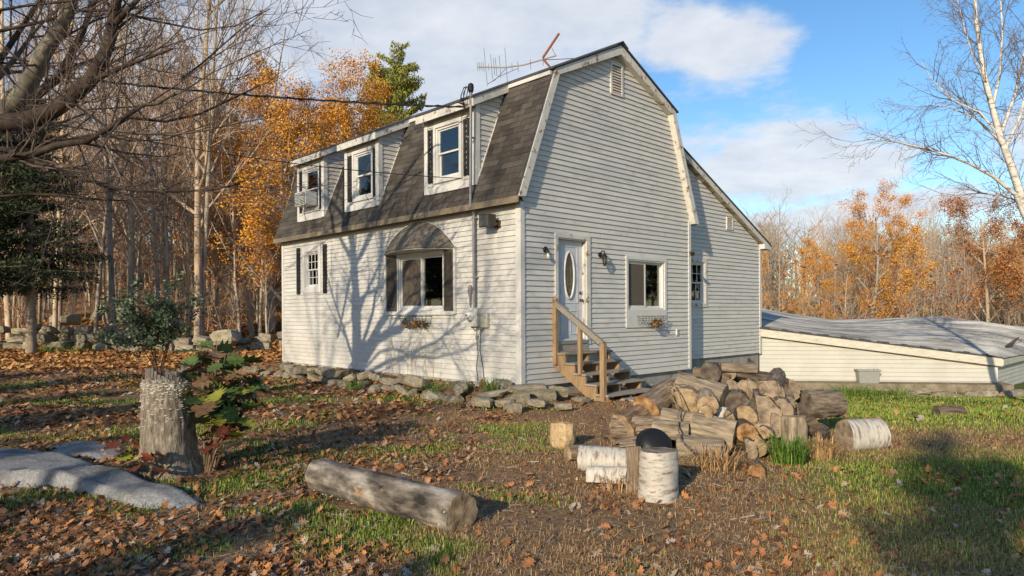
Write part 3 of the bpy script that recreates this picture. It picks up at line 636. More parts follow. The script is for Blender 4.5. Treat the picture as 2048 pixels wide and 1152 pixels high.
# --- service mast, meter and boxes on the long wall
MB().tube([(-.10, 1.235, 1.80), (-.10, 1.235, 3.70), (-.10, 1.235, 4.0)], .032, 10).tube([(-.235, 1.18, 3.8), (-.235, 1.15, 6.1)], .030, 10).tube([(-.10, 1.235, 3.68), (-.16, 1.2, 3.80), (-.235, 1.18, 3.92)], .031, 10).tube([(-.10, 1.235, 1.80), (-.10, 1.235, 1.7)], .03, 10).build('service_conduit', plain('grey_conduit', (.22, .22, .22), rough=.5, metal=.3), house, smooth=False)
wh = MB(); wh.lathe((-.235, 1.15, 6.09), [(.04, 0), (.055, .04), (.06, .12), (.05, .17), (.02, .19), (0, .192)], 12)
for k in range(5):
    t = .8*k; wh.tube([(-.235, 1.15, 6.18), (-.33-.03*math.cos(t), 1.15+.1*math.sin(t), 6.16+.02*k), (-.40, 1.18+.1*math.sin(t*1.3), 6.05-.03*k), (-.34, 1.25+.04*k, 5.92), (-.27, 1.3, 5.86)], .009, 5)
wh.build('weatherhead', M_cable, house)
for z_ in (3.6, 2.4, 5.2): MB().box(-.13 if z_ < 4 else -.27, -.02 if z_ < 4 else -.075, 1.19, 1.28 if z_ < 4 else 1.22, z_, z_+.03).build('conduit_strap', M_metal, house)
M_mbox = plain('meter_box_grey', (.5, .5, .47), rough=.5)
mt = MB(); bx(mt, ml, 1.13, 1.40, 1.42, 1.80, .021, .13); mt = mt.build('meter_box', M_mbox, house, bevel=.01)
MB().lathe(ml(1.30, 1.63, .13), [(.095, 0), (.095, .02), (.085, .03), (.085, .10), (.06, .13), (0, .135)], 20, (-1, 0, 0)).build('meter_dial', pbr('meter_glass', [(.4, (.5, .5, .48)), (.6, (.72, .72, .7))], scale=4, rough=.12, bump=0, spec=.6), mt, smooth=True)
MB().box(-.268, -.25, 1.27, 1.33, 1.64, 1.665).box(-.268, -.25, 1.24, 1.27, 1.58, 1.60).build('meter_mark', M_black, mt)
mb = MB(); bx(mb, ml, .86, 1.07, 1.40, 1.68, .021, .10); mb.build('junction_box', plain('beige_plastic', (.46, .44, .36), rough=.5), house, bevel=.015)
mb = MB(); mb.tube([ml(1.42, 1.86, .05), ml(1.42, 2.02, .05)], .022, 8).lathe(ml(1.42, 2.02, .05), [(.03, 0), (.034, .05), (.05, .1), (.05, .2), (.035, .24), (0, .25)], 12).tube([ml(1.42, 1.86, .05), ml(1.40, 1.6, .04), ml(1.38, 1.4, .04)], .012, 6); mb.build('service_sensor', plain('sensor_grey', (.2, .19, .2), rough=.4), house)
mb = MB()
for (p, e) in (((1.22, 1.42), ((1.24, 1.2), (1.20, .9), (1.25, .6), (1.21, .32))), ((1.10, 1.42), ((1.12, 1.25), (1.14, .95), (1.05, .6), (1.02, .35))), ((1.0, 1.41), ((1.08, 1.33), (1.18, 1.38), (1.3, 1.33), (1.38, 1.42)))):
    mb.tube([ml(p[0], p[1], .05)]+[ml(q[0], q[1], .04) for q in e], .006, 5)
mb.build('hanging_wire', M_cable, house)
mb = MB(); bx(mb, ml, 1.185, 1.255, 1.17, 1.24, .03, .06); mb.build('wire_clamp', M_metal, house)
fl = empty('flood_lamp'); fl.matrix_world = house.matrix_basis.copy(); setp(fl, 'square grey box flood lamp high on the wall near the house corner', 'lamp')
mb = MB(); bx(mb, ml, .52, .66, 3.36, 3.50, .02, .06); bx(mb, ml, .56, .62, 3.40, 3.46, .06, .14); mb.build('mount', M_bronze, fl)
mb = MB(); mb.hexa([ml(.53, 3.38, .14), ml(.82, 3.38, .14), ml(.82, 3.60, .14), ml(.53, 3.60, .14)], [ml(.56, 3.36, .30), ml(.86, 3.36, .30), ml(.86, 3.62, .30), ml(.56, 3.62, .30)]); mb.build('lamp_housing', plain('dark_bronze', (.05, .045, .035), rough=.5), fl, bevel=.01)
mb = MB(); bx(mb, ml, .585, .835, 3.385, 3.595, .301, .306); mb.build('lamp_lens', pbr('dusty_lens', [(.3, (.06, .06, .055)), (.7, (.15, .145, .12))], scale=14, rough=.3, bump=.3), fl)
# wires in the air
def cable(name, label, p, q, sag, r, tw=0, n_=40):
    mb = MB(); pts = []
    for k in range(n_+1):
        t = k/n_; c = Vector(p)*(1-t)+Vector(q)*t; c.z -= sag*4*t*(1-t); pts.append(c)
    mb.tube(pts, r, 6)
    if tw: mb.tube([c+Vector((.0, .02*math.cos(k*1.7), .022*math.sin(k*1.7))) for k, c in enumerate(pts)], r*.8, 5)
    o = mb.build(name, M_cable, None); setp(o, label, 'cable', 'overhead cables'); return o
cable('service_cable', 'thick twisted power cable running from the trees to the service mast on the dormer', hw(-.26, 1.30, 5.83), at(-200, 112, 12.0), .15, .016, 1, 90)
cable('phone_cable', 'thin sagging cable stretched from the trees past the dormer windows', hw(-.26, 1.45, 4.42), at(-200, 175, 11.0), .25, .008)
# air conditioner in the far dormer window
ac = empty('air_conditioner'); ac.matrix_world = house.matrix_basis.copy(); setp(ac, 'white boxy air conditioner sticking out of a dormer window', 'air conditioner')
MB().box(FB-.36, FB-.02, 7.76, 8.36, FZ+.31, FZ+.68).build('casing', M_vinyl, ac, bevel=.01)
MB().box(FB-.372, FB-.361, 7.79, 8.33, FZ+.34, FZ+.65).build('coil', plain('coil_grey', (.2, .2, .2), rough=.5), ac)
for k in range(7): MB().box(FB-.385, FB-.373, 7.8, 8.32, FZ+.355+k*.042, FZ+.37+k*.042).build('grille_bar', M_vinyl, ac)
# things seen through the awning window
vs = MB().lathe((.24, 2.52, 1.86), [(.03, 0), (.07, .02), (.085, .12), (.06, .22), (.03, .26), (.04, .30), (0, .3)], 16).build('vase', plain('teal_glaze', (.02, .30, .32), rough=.2), None, smooth=True); vs.matrix_world = house.matrix_basis.copy(); setp(vs, 'turquoise vase standing inside the awning window', 'vase')
cn = MB().lathe((.26, 3.10, 1.84), [(.09, 0), (.0, .42)], 14).build('cone_ornament', plain('gold_cone', (.45, .30, .06), rough=.4), None); cn.matrix_world = house.matrix_basis.copy(); setp(cn, 'yellow cone ornament standing inside the awning window', 'ornament')
wsl = MB().box(.165, .42, 2.2, 4.1, 1.74, 1.83).build('window_seat', M_room, house)
def curtain(name, mp, u0, u1, z0, z1, d, c, label, waves=7):
    mb = MB(); n_ = waves*8
    vs_ = [mp(u0+(u1-u0)*k/n_, z, d+.03*math.sin(k/8*2*math.pi)) for z in (z0, z1) for k in range(n_+1)]
    mb.add(vs_, [(k, k+1, n_+2+k, n_+1+k) for k in range(n_)]); o = mb.build(name, c, None, smooth=True, fix=False); o.matrix_world = house.matrix_basis.copy(); setp(o, label, 'curtain'); return o
curtain('curtain', ml, 3.18, 4.0, 1.80, 3.0, -.26, plain('beige_curtain', (.34, .28, .22), rough=.9), 'beige curtain behind the left half of the awning window')
curtain('curtain', mg, 4.42, 4.78, 1.78, 2.87, -.22, plain('green_curtain', (.20, .48, .18), rough=.9), 'light green curtain behind the sliding gable window', 3)
curtain('curtain', mg, 3.36, 4.0, 1.78, 2.87, -.30, plain('mauve_curtain', (.20, .12, .12), rough=.9), 'dark mauve curtain behind the sliding gable window', 5)
# ------------------------------------------------------------------ wooden steps
M_deck = pbr('weathered_deck_board', [(.3, (.19, .165, .135)), (.7, (.36, .32, .265))], scale=4, stretch=(1, 12, 12), rough=.85, bump=.5, rnd=.15)
M_post = pbr('treated_post', [(.3, (.20, .125, .065)), (.7, (.37, .26, .15))], scale=4, stretch=(9, 9, 1), rough=.8, bump=.45, rnd=.12, patch=((.22, .17, .12), 3, .58, .15))
steps = empty('wooden_steps', (HC[0], HC[1], 0), math.pi/2-AZ); setp(steps, 'weathered open wooden steps with a single handrail up to the front door', 'steps')
TR = [(.0, .315, .90), (.25, .56, .71), (.51, .83, .52), (.79, 1.10, .335), (1.05, 1.37, .16)]
for d0, d1, z in TR: MB().box(.90, 2.42, -d1, -d0-.004, z-.04, z).build('tread', M_deck, steps, bevel=.006)
MB().box(1.22, 2.50, -1.80, -1.40, .035, .075).box(1.24, 2.48, -1.78, -1.42, -.12, .034).build('landing_board', M_deck, steps, bevel=.006)
for b0 in (.935, 1.63, 2.33):
    p = [(-.0, .855)]
    for d0, d1, z in TR: p += [(d1-.035, z-.045), (d1-.035, z-.045-.19)]
    p = [q for q in p[:-1]]+[(1.335, -.12), (1.12, -.12), (.02, .60)]
    MB().prism([(b0, -d, z) for d, z in p], (.045, 0, 0)).build('stringer', M_post, steps)
for (b0, d0, z0, z1, wd_) in ((.855, .01, .66, 1.98, .095), (.86, .66, .50, 1.45, .075), (.855, 1.20, -.12, 1.12, .10)):
    MB().box(b0, b0+wd_, -d0-wd_, -d0, z0, z1).build('post', M_post, steps, bevel=.008)
MB().bar((.905, .0, 1.955), (.905, -1.27, 1.125), .10, .042).bar((.872, -.06, 1.87), (.872, -1.2, 1.125), .03, .075).build('handrail', M_deck, steps, bevel=.005)
MB().box(.98, 1.95, -.035, -.006, .905, 1.045).build('kick_board', M_deck, steps)
mat_ = MB().box(1.02, 1.75, -.30, -.05, .9015, .913).build('door_mat', pbr('grey_mat', [(.3, (.16, .14, .12)), (.7, (.30, .27, .24))], scale=60, bump=.6, rough=1), None); mat_.matrix_world = steps.matrix_basis.copy(); setp(mat_, 'grey door mat on the top step', 'mat')

# ------------------------------------------------------------------ low annex right of the house
P0 = Vector((7.50, 20.78, 0)); P1 = Vector((13.95, 19.75, 0)); AU = (P1-P0).normalized(); AN = Vector((AU.y, -AU.x, 0)); ALEN = (P1-P0).length
annex = empty('annex', P0); setp(annex, 'low white clapboard outbuilding with a sagging corrugated metal roof', 'outbuilding')
WB = Vector((HB[0], HB[1], 0)); WN = Vector((-HA[0], -HA[1], 0))
mf = lambda u, z, d: tuple(AU*u+AN*d+Vector((0, 0, z)))
mw = lambda u, z, d: tuple((P1-P0)+WB*u+WN*d+Vector((0, 0, z)))
ztop = lambda u: .99-(u/ALEN)*.86
M_asid = pbr('annex_siding', [(.3, (.44, .43, .385)), (.7, (.52, .51, .46))], scale=1.5, rough=.6, bump=.05, patch=((.45, .40, .30), 1.5, .62, .25))
def aside(mp, z0, z1, fn, par, e=.125):
    z = z0
    while z < z1-.03:
        zt = min(z+e, z1); l0, r0 = fn(z); l1, r1 = fn(zt)
        if r0-l0 > .05:
            r1 = max(r1, l1+.001); t = zt+.006
            MB().hexa([mp(l0, z, .001), mp(l0, z, .03), mp(l1, t, .006), mp(l1, t, .001)], [mp(r0, z, .001), mp(r0, z, .03), mp(r1, t, .006), mp(r1, t, .001)]).build('siding_board', M_asid, par)
        z = zt
aw_ = MB().prism([mf(0, -.4, 0), mf(ALEN, -.4, 0), mf(ALEN, ztop(ALEN), 0), mf(0, ztop(0), 0)], AN*-.12).build('wall', M_asid, annex)
aside(mf, -.36, 1.0, lambda z: (0, min(ALEN-.05, max(0, (.97-z)/.86*ALEN))), aw_)
ww = MB().prism([mw(.13, -1.6, 0), mw(9, -1.6, 0), mw(9, .12, 0), mw(.13, .12, 0)], WN*-.12).build('wall', M_asid, annex)
aside(mw, -1.5, .10, lambda z: (.02, 9), ww)
MB().hexa([mf(ALEN-.05, -.36, .0), mf(ALEN+.03, -.36, .0), mf(ALEN+.03, .13, .0), mf(ALEN-.05, .13, .0)], [mf(ALEN-.05, -.36, .03), mf(ALEN+.03, -.36, .03), mf(ALEN+.03, .13, .03), mf(ALEN-.05, .13, .03)]).build('corner_board', M_trim2, annex)
MB().hexa([mf(-.3, -1.4, -.2), mf(ALEN+.25, -1.4, -.2), mf(ALEN+.25, -.385, -.2), mf(-.3, -.385, -.2)], [mf(-.3, -1.4, .42), mf(ALEN+.25, -1.4, .42), mf(ALEN+.25, -.42, .42), mf(-.3, -.42, .42)]).build('foundation_ledge', pbr('stained_ledge', [(.3, (.13, .105, .075)), (.7, (.30, .25, .18))], scale=4, bump=.5, rough=.95), annex)
M_fas = pbr('weathered_white_fascia', [(.3, (.46, .43, .35)), (.7, (.60, .575, .50))], scale=4, stretch=(1, 1, 3), rough=.8, bump=.3, patch=((.36, .29, .19), 3.5, .60, .08))
fz = lambda u: 1.20-(u+.05)/6.65*.86
mb = MB(); nn = 12
for k in range(nn):
    ua, ub = -.02+(ALEN+.12)*k/nn, -.02+(ALEN+.12)*(k+1)/nn
    mb.hexa([mf(ua, fz(ua)-.25, .10), mf(ub, fz(ub)-.25, .10), mf(ub, fz(ub)+.008*math.sin(k*2.1), .10), mf(ua, fz(ua), .10)], [mf(ua, fz(ua)-.25, .15), mf(ub, fz(ub)-.25, .15), mf(ub, fz(ub), .15), mf(ua, fz(ua), .15)])
mb.build('fascia_board', M_fas, annex)
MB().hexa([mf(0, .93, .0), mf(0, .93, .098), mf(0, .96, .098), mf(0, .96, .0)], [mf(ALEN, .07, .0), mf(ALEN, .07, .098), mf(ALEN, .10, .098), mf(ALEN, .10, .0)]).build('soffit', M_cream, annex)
MB().hexa([mw(.12, .10, .0), mw(.12, .10, .16), mw(.12, .27, .16), mw(.12, .27, .0)], [mw(9, .10, .0), mw(9, .10, .16), mw(9, .27, .16), mw(9, .27, .0)]).build('fascia_board', M_fas, annex)
cols_ = [(at(1518, 656, 20.62), at(1518, 616, 29)), (at(1590, 664, 20.45), at(1590, 629, 29)), (at(1663, 674, 20.3), at(1663, 639, 29)), (at(1770, 688, 20.1), at(1770, 637, 28)), (at(1881, 701, 19.87), at(1881, 632, 27)), (at(2002, 717, 19.62), at(1960, 642, 26)),
         (P1+WB*2.5+WN*.2+Vector((0, 0, .30)), at(2020, 651, 25.5)), (P1+WB*9+WN*.2+Vector((0, 0, .30)), at(2240, 668, 27))]
ncx = len(cols_); rows = 220; v = []
tt = np.linspace(0, ncx-1, 64)
for j in range(rows):
    s_ = j/(rows-1)
    for t in tt:
        k = min(int(t), ncx-2); f_ = t-k; f_ = f_*f_*(3-2*f_)*.35+f_*.65
        A_ = cols_[k][0].lerp(cols_[k+1][0], f_); B_ = cols_[k][1].lerp(cols_[k+1][1], f_); c = A_.lerp(B_, s_)
        v.append((c.x-P0.x, c.y-P0.y, c.z+.014*math.sin(j*2*math.pi/5)+.02*math.sin(t*3+s_*5)*s_*(1-s_)*2))
ii = np.arange(rows*64).reshape(rows, 64); f4 = np.stack([ii[:-1, :-1], ii[:-1, 1:], ii[1:, 1:], ii[1:, :-1]], -1).reshape(-1, 4)
M_corr = pbr('corrugated_weathered_metal', [(.34, (.13, .125, .115)), (.5, (.34, .325, .295)), (.64, (.60, .58, .53))], scale=1.3, detail=10, stretch=(.35, 2.0, 1), rough=.75, bump=.1, bscale=20, patch=((.13, .105, .085), .9, .58, .2), spec=.25)
np_mesh('corrugated_roof', v, f4, M_corr, annex, smooth=True)
mb = MB()
for k in range(40):
    ua, ub = -.04+(ALEN+.14)*k/40, -.04+(ALEN+.14)*(k+1)/40-.004; h0 = .035+.02*math.sin(k*1.9)
    mb.hexa([mf(ua, fz(ua)-.02, .08), mf(ub, fz(ub)-.02, .08), mf(ub, fz(ub)+h0, .08), mf(ua, fz(ua)+h0, .08)], [mf(ua, fz(ua)-.02, .175), mf(ub, fz(ub)-.02, .175), mf(ub, fz(ub)+.018, .175), mf(ua, fz(ua)+.018, .175)])
mb.build('roof_edge', M_shing_dk, annex)
sd = empty('satellite_dish', at(2025, 690, 21.6)); setp(sd, 'small dark satellite dish mounted on the corrugated roof', 'satellite dish')
MB().lathe((0, 0, .02), [(.30, .07), (.22, .03), (.1, .005), (0, 0)], 22, (-.55, .35, .75)).build('dish', M_shut2, sd, smooth=True)
MB().tube([(0, 0, .02), (.1, .0, -.02), (.16, 0, -.10)], .022, 6).tube([(0, 0, .02), (.12, -.22, .12)], .014, 5).build('bracket', M_metal, sd)
MB().box(-.03, .03, -.03, .03, -.03, .04).build('receiver', M_metal, sd).location = (.13, -.23, .13)
# grey plastic tub on the ledge
tb = empty('plastic_tub', Vector((0, 0, 0))+P0+AU*2.98+AN*.26+Vector((0, 0, -.415)), math.atan2(AU.y, AU.x)); setp(tb, 'grey plastic storage tub without lid standing against the low white wall', 'tub')
M_tub = plain('grey_tub', (.30, .30, .28), rough=.5); mb = MB()
lo = [(-.26, -.13), (.26, -.13), (.26, .13), (-.26, .13)]; hi = [(-.30, -.16), (.30, -.16), (.30, .16), (-.30, .16)]
for k in range(4):
    a_, b_ = lo[k], lo[(k+1) % 4]; c_, d_ = hi[k], hi[(k+1) % 4]; i_ = .94
    mb.hexa([(a_[0], a_[1], 0), (b_[0], b_[1], 0), (b_[0]*i_, b_[1]*i_, 0), (a_[0]*i_, a_[1]*i_, 0)], [(c_[0], c_[1], .40), (d_[0], d_[1], .40), (d_[0]*i_, d_[1]*i_, .40), (c_[0]*i_, c_[1]*i_, .40)])
mb.box(-.25, .25, -.12, .12, .004, .02); mb.build('tub_body', M_tub, tb)
frame(lambda u, z, d: (u, z, .36+d), -.325, .325, -.185, .185, .035, .0, .035, 'rim', M_tub, tb)
MB().bar((.02, .0, .2), (.30, .02, .47), .05, .012).bar((-.1, .05, .2), (.2, .05, .44), .04, .01).build('scrap_board', M_trim2, tb)

# ------------------------------------------------------------------ stones
M_stone = pbr('field_stone', [(.28, (.12, .105, .078)), (.5, (.25, .22, .165)), (.75, (.38, .34, .265))], scale=5, detail=12, rough=.95, bump=.9, bscale=12, rnd=.25, patch=((.20, .19, .07), 2.2, .55, .12))
def stone_mesh(seed):
    b = bmesh.new(); bmesh.ops.create_cube(b, size=1); bmesh.ops.subdivide_edges(b, edges=b.edges[:], cuts=2, use_grid_fill=True); r_ = random.Random(seed)
    ph = [Vector((r_.gauss(0, 1), r_.gauss(0, 1), r_.gauss(0, 1))).normalized() for _ in range(7)]; of = [r_.uniform(.34, .47) for _ in ph]
    for v_ in b.verts:
        d = v_.co.normalized(); v_.co = d*.5*.45+v_.co*.55*1.0
        for n_, o_ in zip(ph, of):
            q = v_.co.dot(n_)
            if q > o_: v_.co -= n_*(q-o_)
        v_.co += Vector((r_.gauss(0, .012), r_.gauss(0, .012), r_.gauss(0, .012)))
    me = bpy.data.meshes.new('stone'); b.to_mesh(me); b.free(); me.materials.append(M_stone); return me
STONES = [stone_mesh(s) for s in range(14)]
def stone(p, sx, sy, sz, rz, parent=None, tilt=0):
    o = link('stone', random.choice(STONES), parent); o.location = p; o.scale = (sx, sy, sz); o.rotation_euler = (random.uniform(-tilt, tilt), random.uniform(-tilt, tilt), rz); return o
# edging along the long wall of the house
edge = empty('stone_edging', hw(-.8, 4, .05)); setp(edge, 'low uneven row of field stones edging the bed along the house wall', 'stone edging')
ro = random.Random(4); q = -.9
while q < 12.4:
    l = ro.choice((ro.uniform(.2, .4), ro.uniform(.4, .75))); rows_ = 2 if ro.random() < .62 and q > .4 else 1
    for k in range(rows_):
        b_ = -.86+ro.uniform(-.10, .08)+.10*k-(.35 if q > 9.6 else 0)*0; p = hw(b_, q+l/2+ro.uniform(-.1, .1), 0); g0 = min(gz(p.x, p.y), .06)
        st = stone(p-edge.location+Vector((0, 0, g0+.05+.17*k)), l*ro.uniform(.85, 1.1), ro.uniform(.22, .36), ro.uniform(.14, .24), math.pi-AZ+ro.uniform(-.25, .25), edge, .3)
    q += l*ro.uniform(.86, 1.1)
for (px, py, dp, sx, sy, sz) in ((1050, 778, 12.9, .85, .4, .2), (1085, 790, 12.8, .55, .4, .25), (1110, 783, 13.0, .5, .4, .24), (1040, 796, 12.4, .42, .3, .25), (985, 790, 12.5, .6, .35, .16), (1000, 775, 13.0, .45, .35, .35), (965, 803, 12.2, .45, .3, .2), (1010, 806, 12.0, .4, .3, .14), (1128, 812, 11.7, .34, .22, .11), (1075, 806, 12.1, .4, .3, .16), (1160, 800, 12.6, .35, .3, .14)):
    p = at(px, py, dp); p.z = max(p.z, gz(p.x, p.y)); stone(p-edge.location, sx, sy, sz, ro.uniform(-.4, .4), edge, .15)
# dry stone wall in front of the woods
dw = empty('dry_stone_wall', (-14, 31, 0)); setp(dw, 'old dry stone wall of grey boulders in front of the woods', 'stone wall')
x = -27.0
while x < -9.4:
    l = ro.uniform(.45, 1.1); y_ = 31.2+.03*(x+14); zt = 0; nl = 3 if x < -17 else 2
    for k in range(nl):
        h_ = ro.uniform(.32, .52)*(1 if k < 2 else .8); g0 = gz(x, y_)
        stone(Vector((x+l/2+ro.uniform(-.25, .25), y_+ro.uniform(-.15, .15)+.1*k, g0+zt+h_*.45))-dw.location, l*ro.uniform(.95, 1.15), ro.uniform(.7, 1.0), h_*1.08, ro.uniform(-.2, .2), dw, .1); zt += h_*.86
    x += l*.97
# boulders in the wood edge
for k, (px, py, dp, s_) in enumerate(((240, 632, 37, 1.5), (205, 628, 38, 1.2), (460, 675, 30, 1.3), (130, 640, 35, 1.2), (345, 652, 34, 1.4))):
    o = stone(at(px, py, dp), s_*1.2, s_*.8, s_*.65, k*1.3); o.name = 'boulder'; setp(o, 'grey granite boulder lying among the leaves at the edge of the woods', 'boulder', 'boulders at the wood edge')
# stones by the low outbuilding
sr = empty('stone_border', P1+Vector((-1.5, -.9, -.6))); setp(sr, 'border of broken pale stones along the ledge of the low outbuilding', 'stone border')
for (px, py, sx, sz) in ((1843, 783, .42, .18), (1838, 794, .5, .16), (1872, 792, .3, .2), (1890, 792, .3, .22), (1913, 797, .5, .18), (1943, 795, .55, .3), (1976, 795, .42, .34), (2003, 795, .35, .2), (2030, 795, .75, .34), (1985, 809, .5, .14), (2012, 810, .5, .13), (1950, 808, .4, .12), (1925, 806, .4, .12), (1865, 803, .5, .1), (2050, 806, .5, .2), (1820, 789, .3, .14)):
    stone(at(px, py, 18.7-(.35 if py > 800 else 0))-sr.location, sx*1.15, .35, sz*1.25, ro.uniform(-.3, .3), sr, .15)
# granite slabs in the foreground
def slab_rock(name, outline, h, label, seed):
    pts = []
    for px, py in outline:
        d = CAMH*1370/(py-625); p = at(px, py, d); pts.append(Vector((p.x, p.y, 0)))
    n0 = 5; fine = []
    for k in range(len(pts)):
        for j in range(n0): fine.append(pts[k].lerp(pts[(k+1) % len(pts)], j/n0))
    c = sum(fine, Vector())/len(fine); n_ = len(fine); v = []; rings = 14; r_ = np.random.default_rng(seed)
    for k in range(rings+1):
        s_ = 1.04-k/rings*1.03; 
        for p in fine:
            q = c+(p-c)*s_; e = 1-max(0, s_); z = h*(1-(1-min(1, e*2.6))**2.2)-.06
            z += .03*float(vnoise(q.x, q.y, .5, seed))*min(1, e*4)+.008*float(vnoise(q.x, q.y, .12, seed+1))
            v.append((q.x-c.x, q.y-c.y, z))
    f = [(k*n_+j, k*n_+(j+1) % n_, (k+1)*n_+(j+1) % n_, (k+1)*n_+j) for k in range(rings) for j in range(n_)]+[tuple(rings*n_+j for j in range(n_))]
    mb = MB(); mb.add(v, f); o = mb.build(name, M_gran, None, smooth=True); o.location = (c.x, c.y, gz(c.x, c.y)); setp(o, label, 'rock'); return o
M_gran = pbr('grey_granite', [(.3, (.15, .15, .15)), (.5, (.235, .235, .235)), (.68, (.33, .33, .325))], scale=42, detail=6, rough=.92, bump=.35, bscale=30, patch=((.135, .13, .115), 2.2, .52, .14))
slab_rock('granite_slab', [(-260, 900), (-100, 893), (0, 897), (60, 900), (115, 912), (175, 932), (225, 962), (285, 963), (335, 978), (400, 1002), (428, 1014), (375, 1024), (285, 1020), (190, 995), (95, 972), (0, 968), (-150, 985)], .17, 'big smooth grey granite outcrop rising from the leaves beside the tall stump', 21)
slab_rock('granite_slab', [(68, 890), (110, 883), (200, 884), (255, 893), (262, 910), (200, 917), (110, 914)], .10, 'smaller flat granite slab behind the big outcrop', 33)

# ------------------------------------------------------------------ logs
def bark(name, a, b, c, sc_=9, st=(1, 1, .22), patch=None, bump=1.0): return pbr(name, [(.3, a), (.52, b), (.75, c)], scale=sc_, detail=9, stretch=st, rough=.95, bump=bump, rnd=.16, patch=patch)
BARKS = {'brown': bark('bark_brown', (.035, .024, .017), (.17, .115, .072), (.34, .24, .155), 26, (1, 1, .14)), 'grey': bark('bark_grey', (.04, .031, .023), (.20, .152, .108), (.40, .315, .23), 28, (1, 1, .14)),
         'light': bark('bark_light', (.09, .07, .05), (.30, .24, .17), (.47, .40, .30), 22, (1, 1, .13), ((.10, .075, .05), 6, .62, .06)), 'dark': bark('bark_dark', (.03, .023, .018), (.12, .09, .064), (.24, .18, .13), 26, (1, 1, .14)),
         'birch': pbr('birch_bark', [(.36, (.20, .155, .115)), (.47, (.46, .425, .37)), (.75, (.60, .575, .525))], scale=3.6, detail=10, stretch=(2, 2, 8), rough=.7, bump=.35, rnd=.06, patch=((.30, .20, .12), 4, .60, .06))}
def end_mat(name, a, b, c):
    m = bpy.data.materials.new(name); m.use_nodes = True; t = m.node_tree; n = t.nodes; lk = t.links; p = n['Principled BSDF']; p.inputs['Roughness'].default_value = .9; p.inputs['Specular IOR Level'].default_value = .15
    tc_ = n.new('ShaderNodeTexCoord'); wv = n.new('ShaderNodeTexWave'); wv.wave_type = 'RINGS'; wv.rings_direction = 'Z'; wv.inputs['Scale'].default_value = 22; wv.inputs['Distortion'].default_value = 4; wv.inputs['Detail'].default_value = 4; wv.inputs['Detail Scale'].default_value = 2.5
    nz = n.new('ShaderNodeTexNoise'); nz.inputs['Scale'].default_value = 11; nz.inputs['Detail'].default_value = 8; oi = n.new('ShaderNodeObjectInfo'); va = n.new('ShaderNodeVectorMath'); va.operation = 'MULTIPLY_ADD'
    cb = n.new('ShaderNodeCombineXYZ')
    for k in range(3): lk.new(oi.outputs['Random'], cb.inputs[k])
    va.inputs[1].default_value = (31, 17, 23); lk.new(cb.outputs[0], va.inputs[0]); lk.new(tc_.outputs['Object'], va.inputs[2]); lk.new(va.outputs[0], nz.inputs['Vector']); lk.new(tc_.outputs['Object'], wv.inputs['Vector'])
    ad = n.new('ShaderNodeMath'); ad.operation = 'MULTIPLY_ADD'; ad.inputs[1].default_value = .25; lk.new(wv.outputs['Fac'], ad.inputs[0]); lk.new(nz.outputs[0], ad.inputs[2])
    r_ = n.new('ShaderNodeValToRGB'); e = r_.color_ramp.elements; e[0].position = .35; e[0].color = (*a, 1); e[1].position = .85; e[1].color = (*c, 1); q = e.new(.6); q.color = (*b, 1)
    lk.new(ad.outputs[0], r_.inputs[0]); lk.new(r_.outputs[0], p.inputs['Base Color']); b_ = n.new('ShaderNodeBump'); b_.inputs['Strength'].default_value = .7; b_.inputs['Distance'].default_value = .012; lk.new(ad.outputs[0], b_.inputs['Height']); lk.new(b_.outputs[0], p.inputs['Normal']); return m
ENDS = {'tan': end_mat('cut_end_tan', (.12, .08, .045), (.31, .22, .13), (.47, .36, .23)), 'grey': end_mat('cut_end_grey', (.08, .06, .043), (.24, .185, .132), (.41, .33, .24)), 'rot': end_mat('cut_end_rotten', (.05, .025, .012), (.27, .135, .05), (.48, .33, .18)), 'dark': end_mat('cut_end_dark', (.03, .025, .022), (.10, .08, .065), (.2, .165, .13))}
M_grain = pbr('split_wood', [(.3, (.14, .10, .065)), (.55, (.29, .225, .155)), (.75, (.44, .36, .26))], scale=7, stretch=(7, 7, .8), rough=.9, bump=.8, rnd=.2)
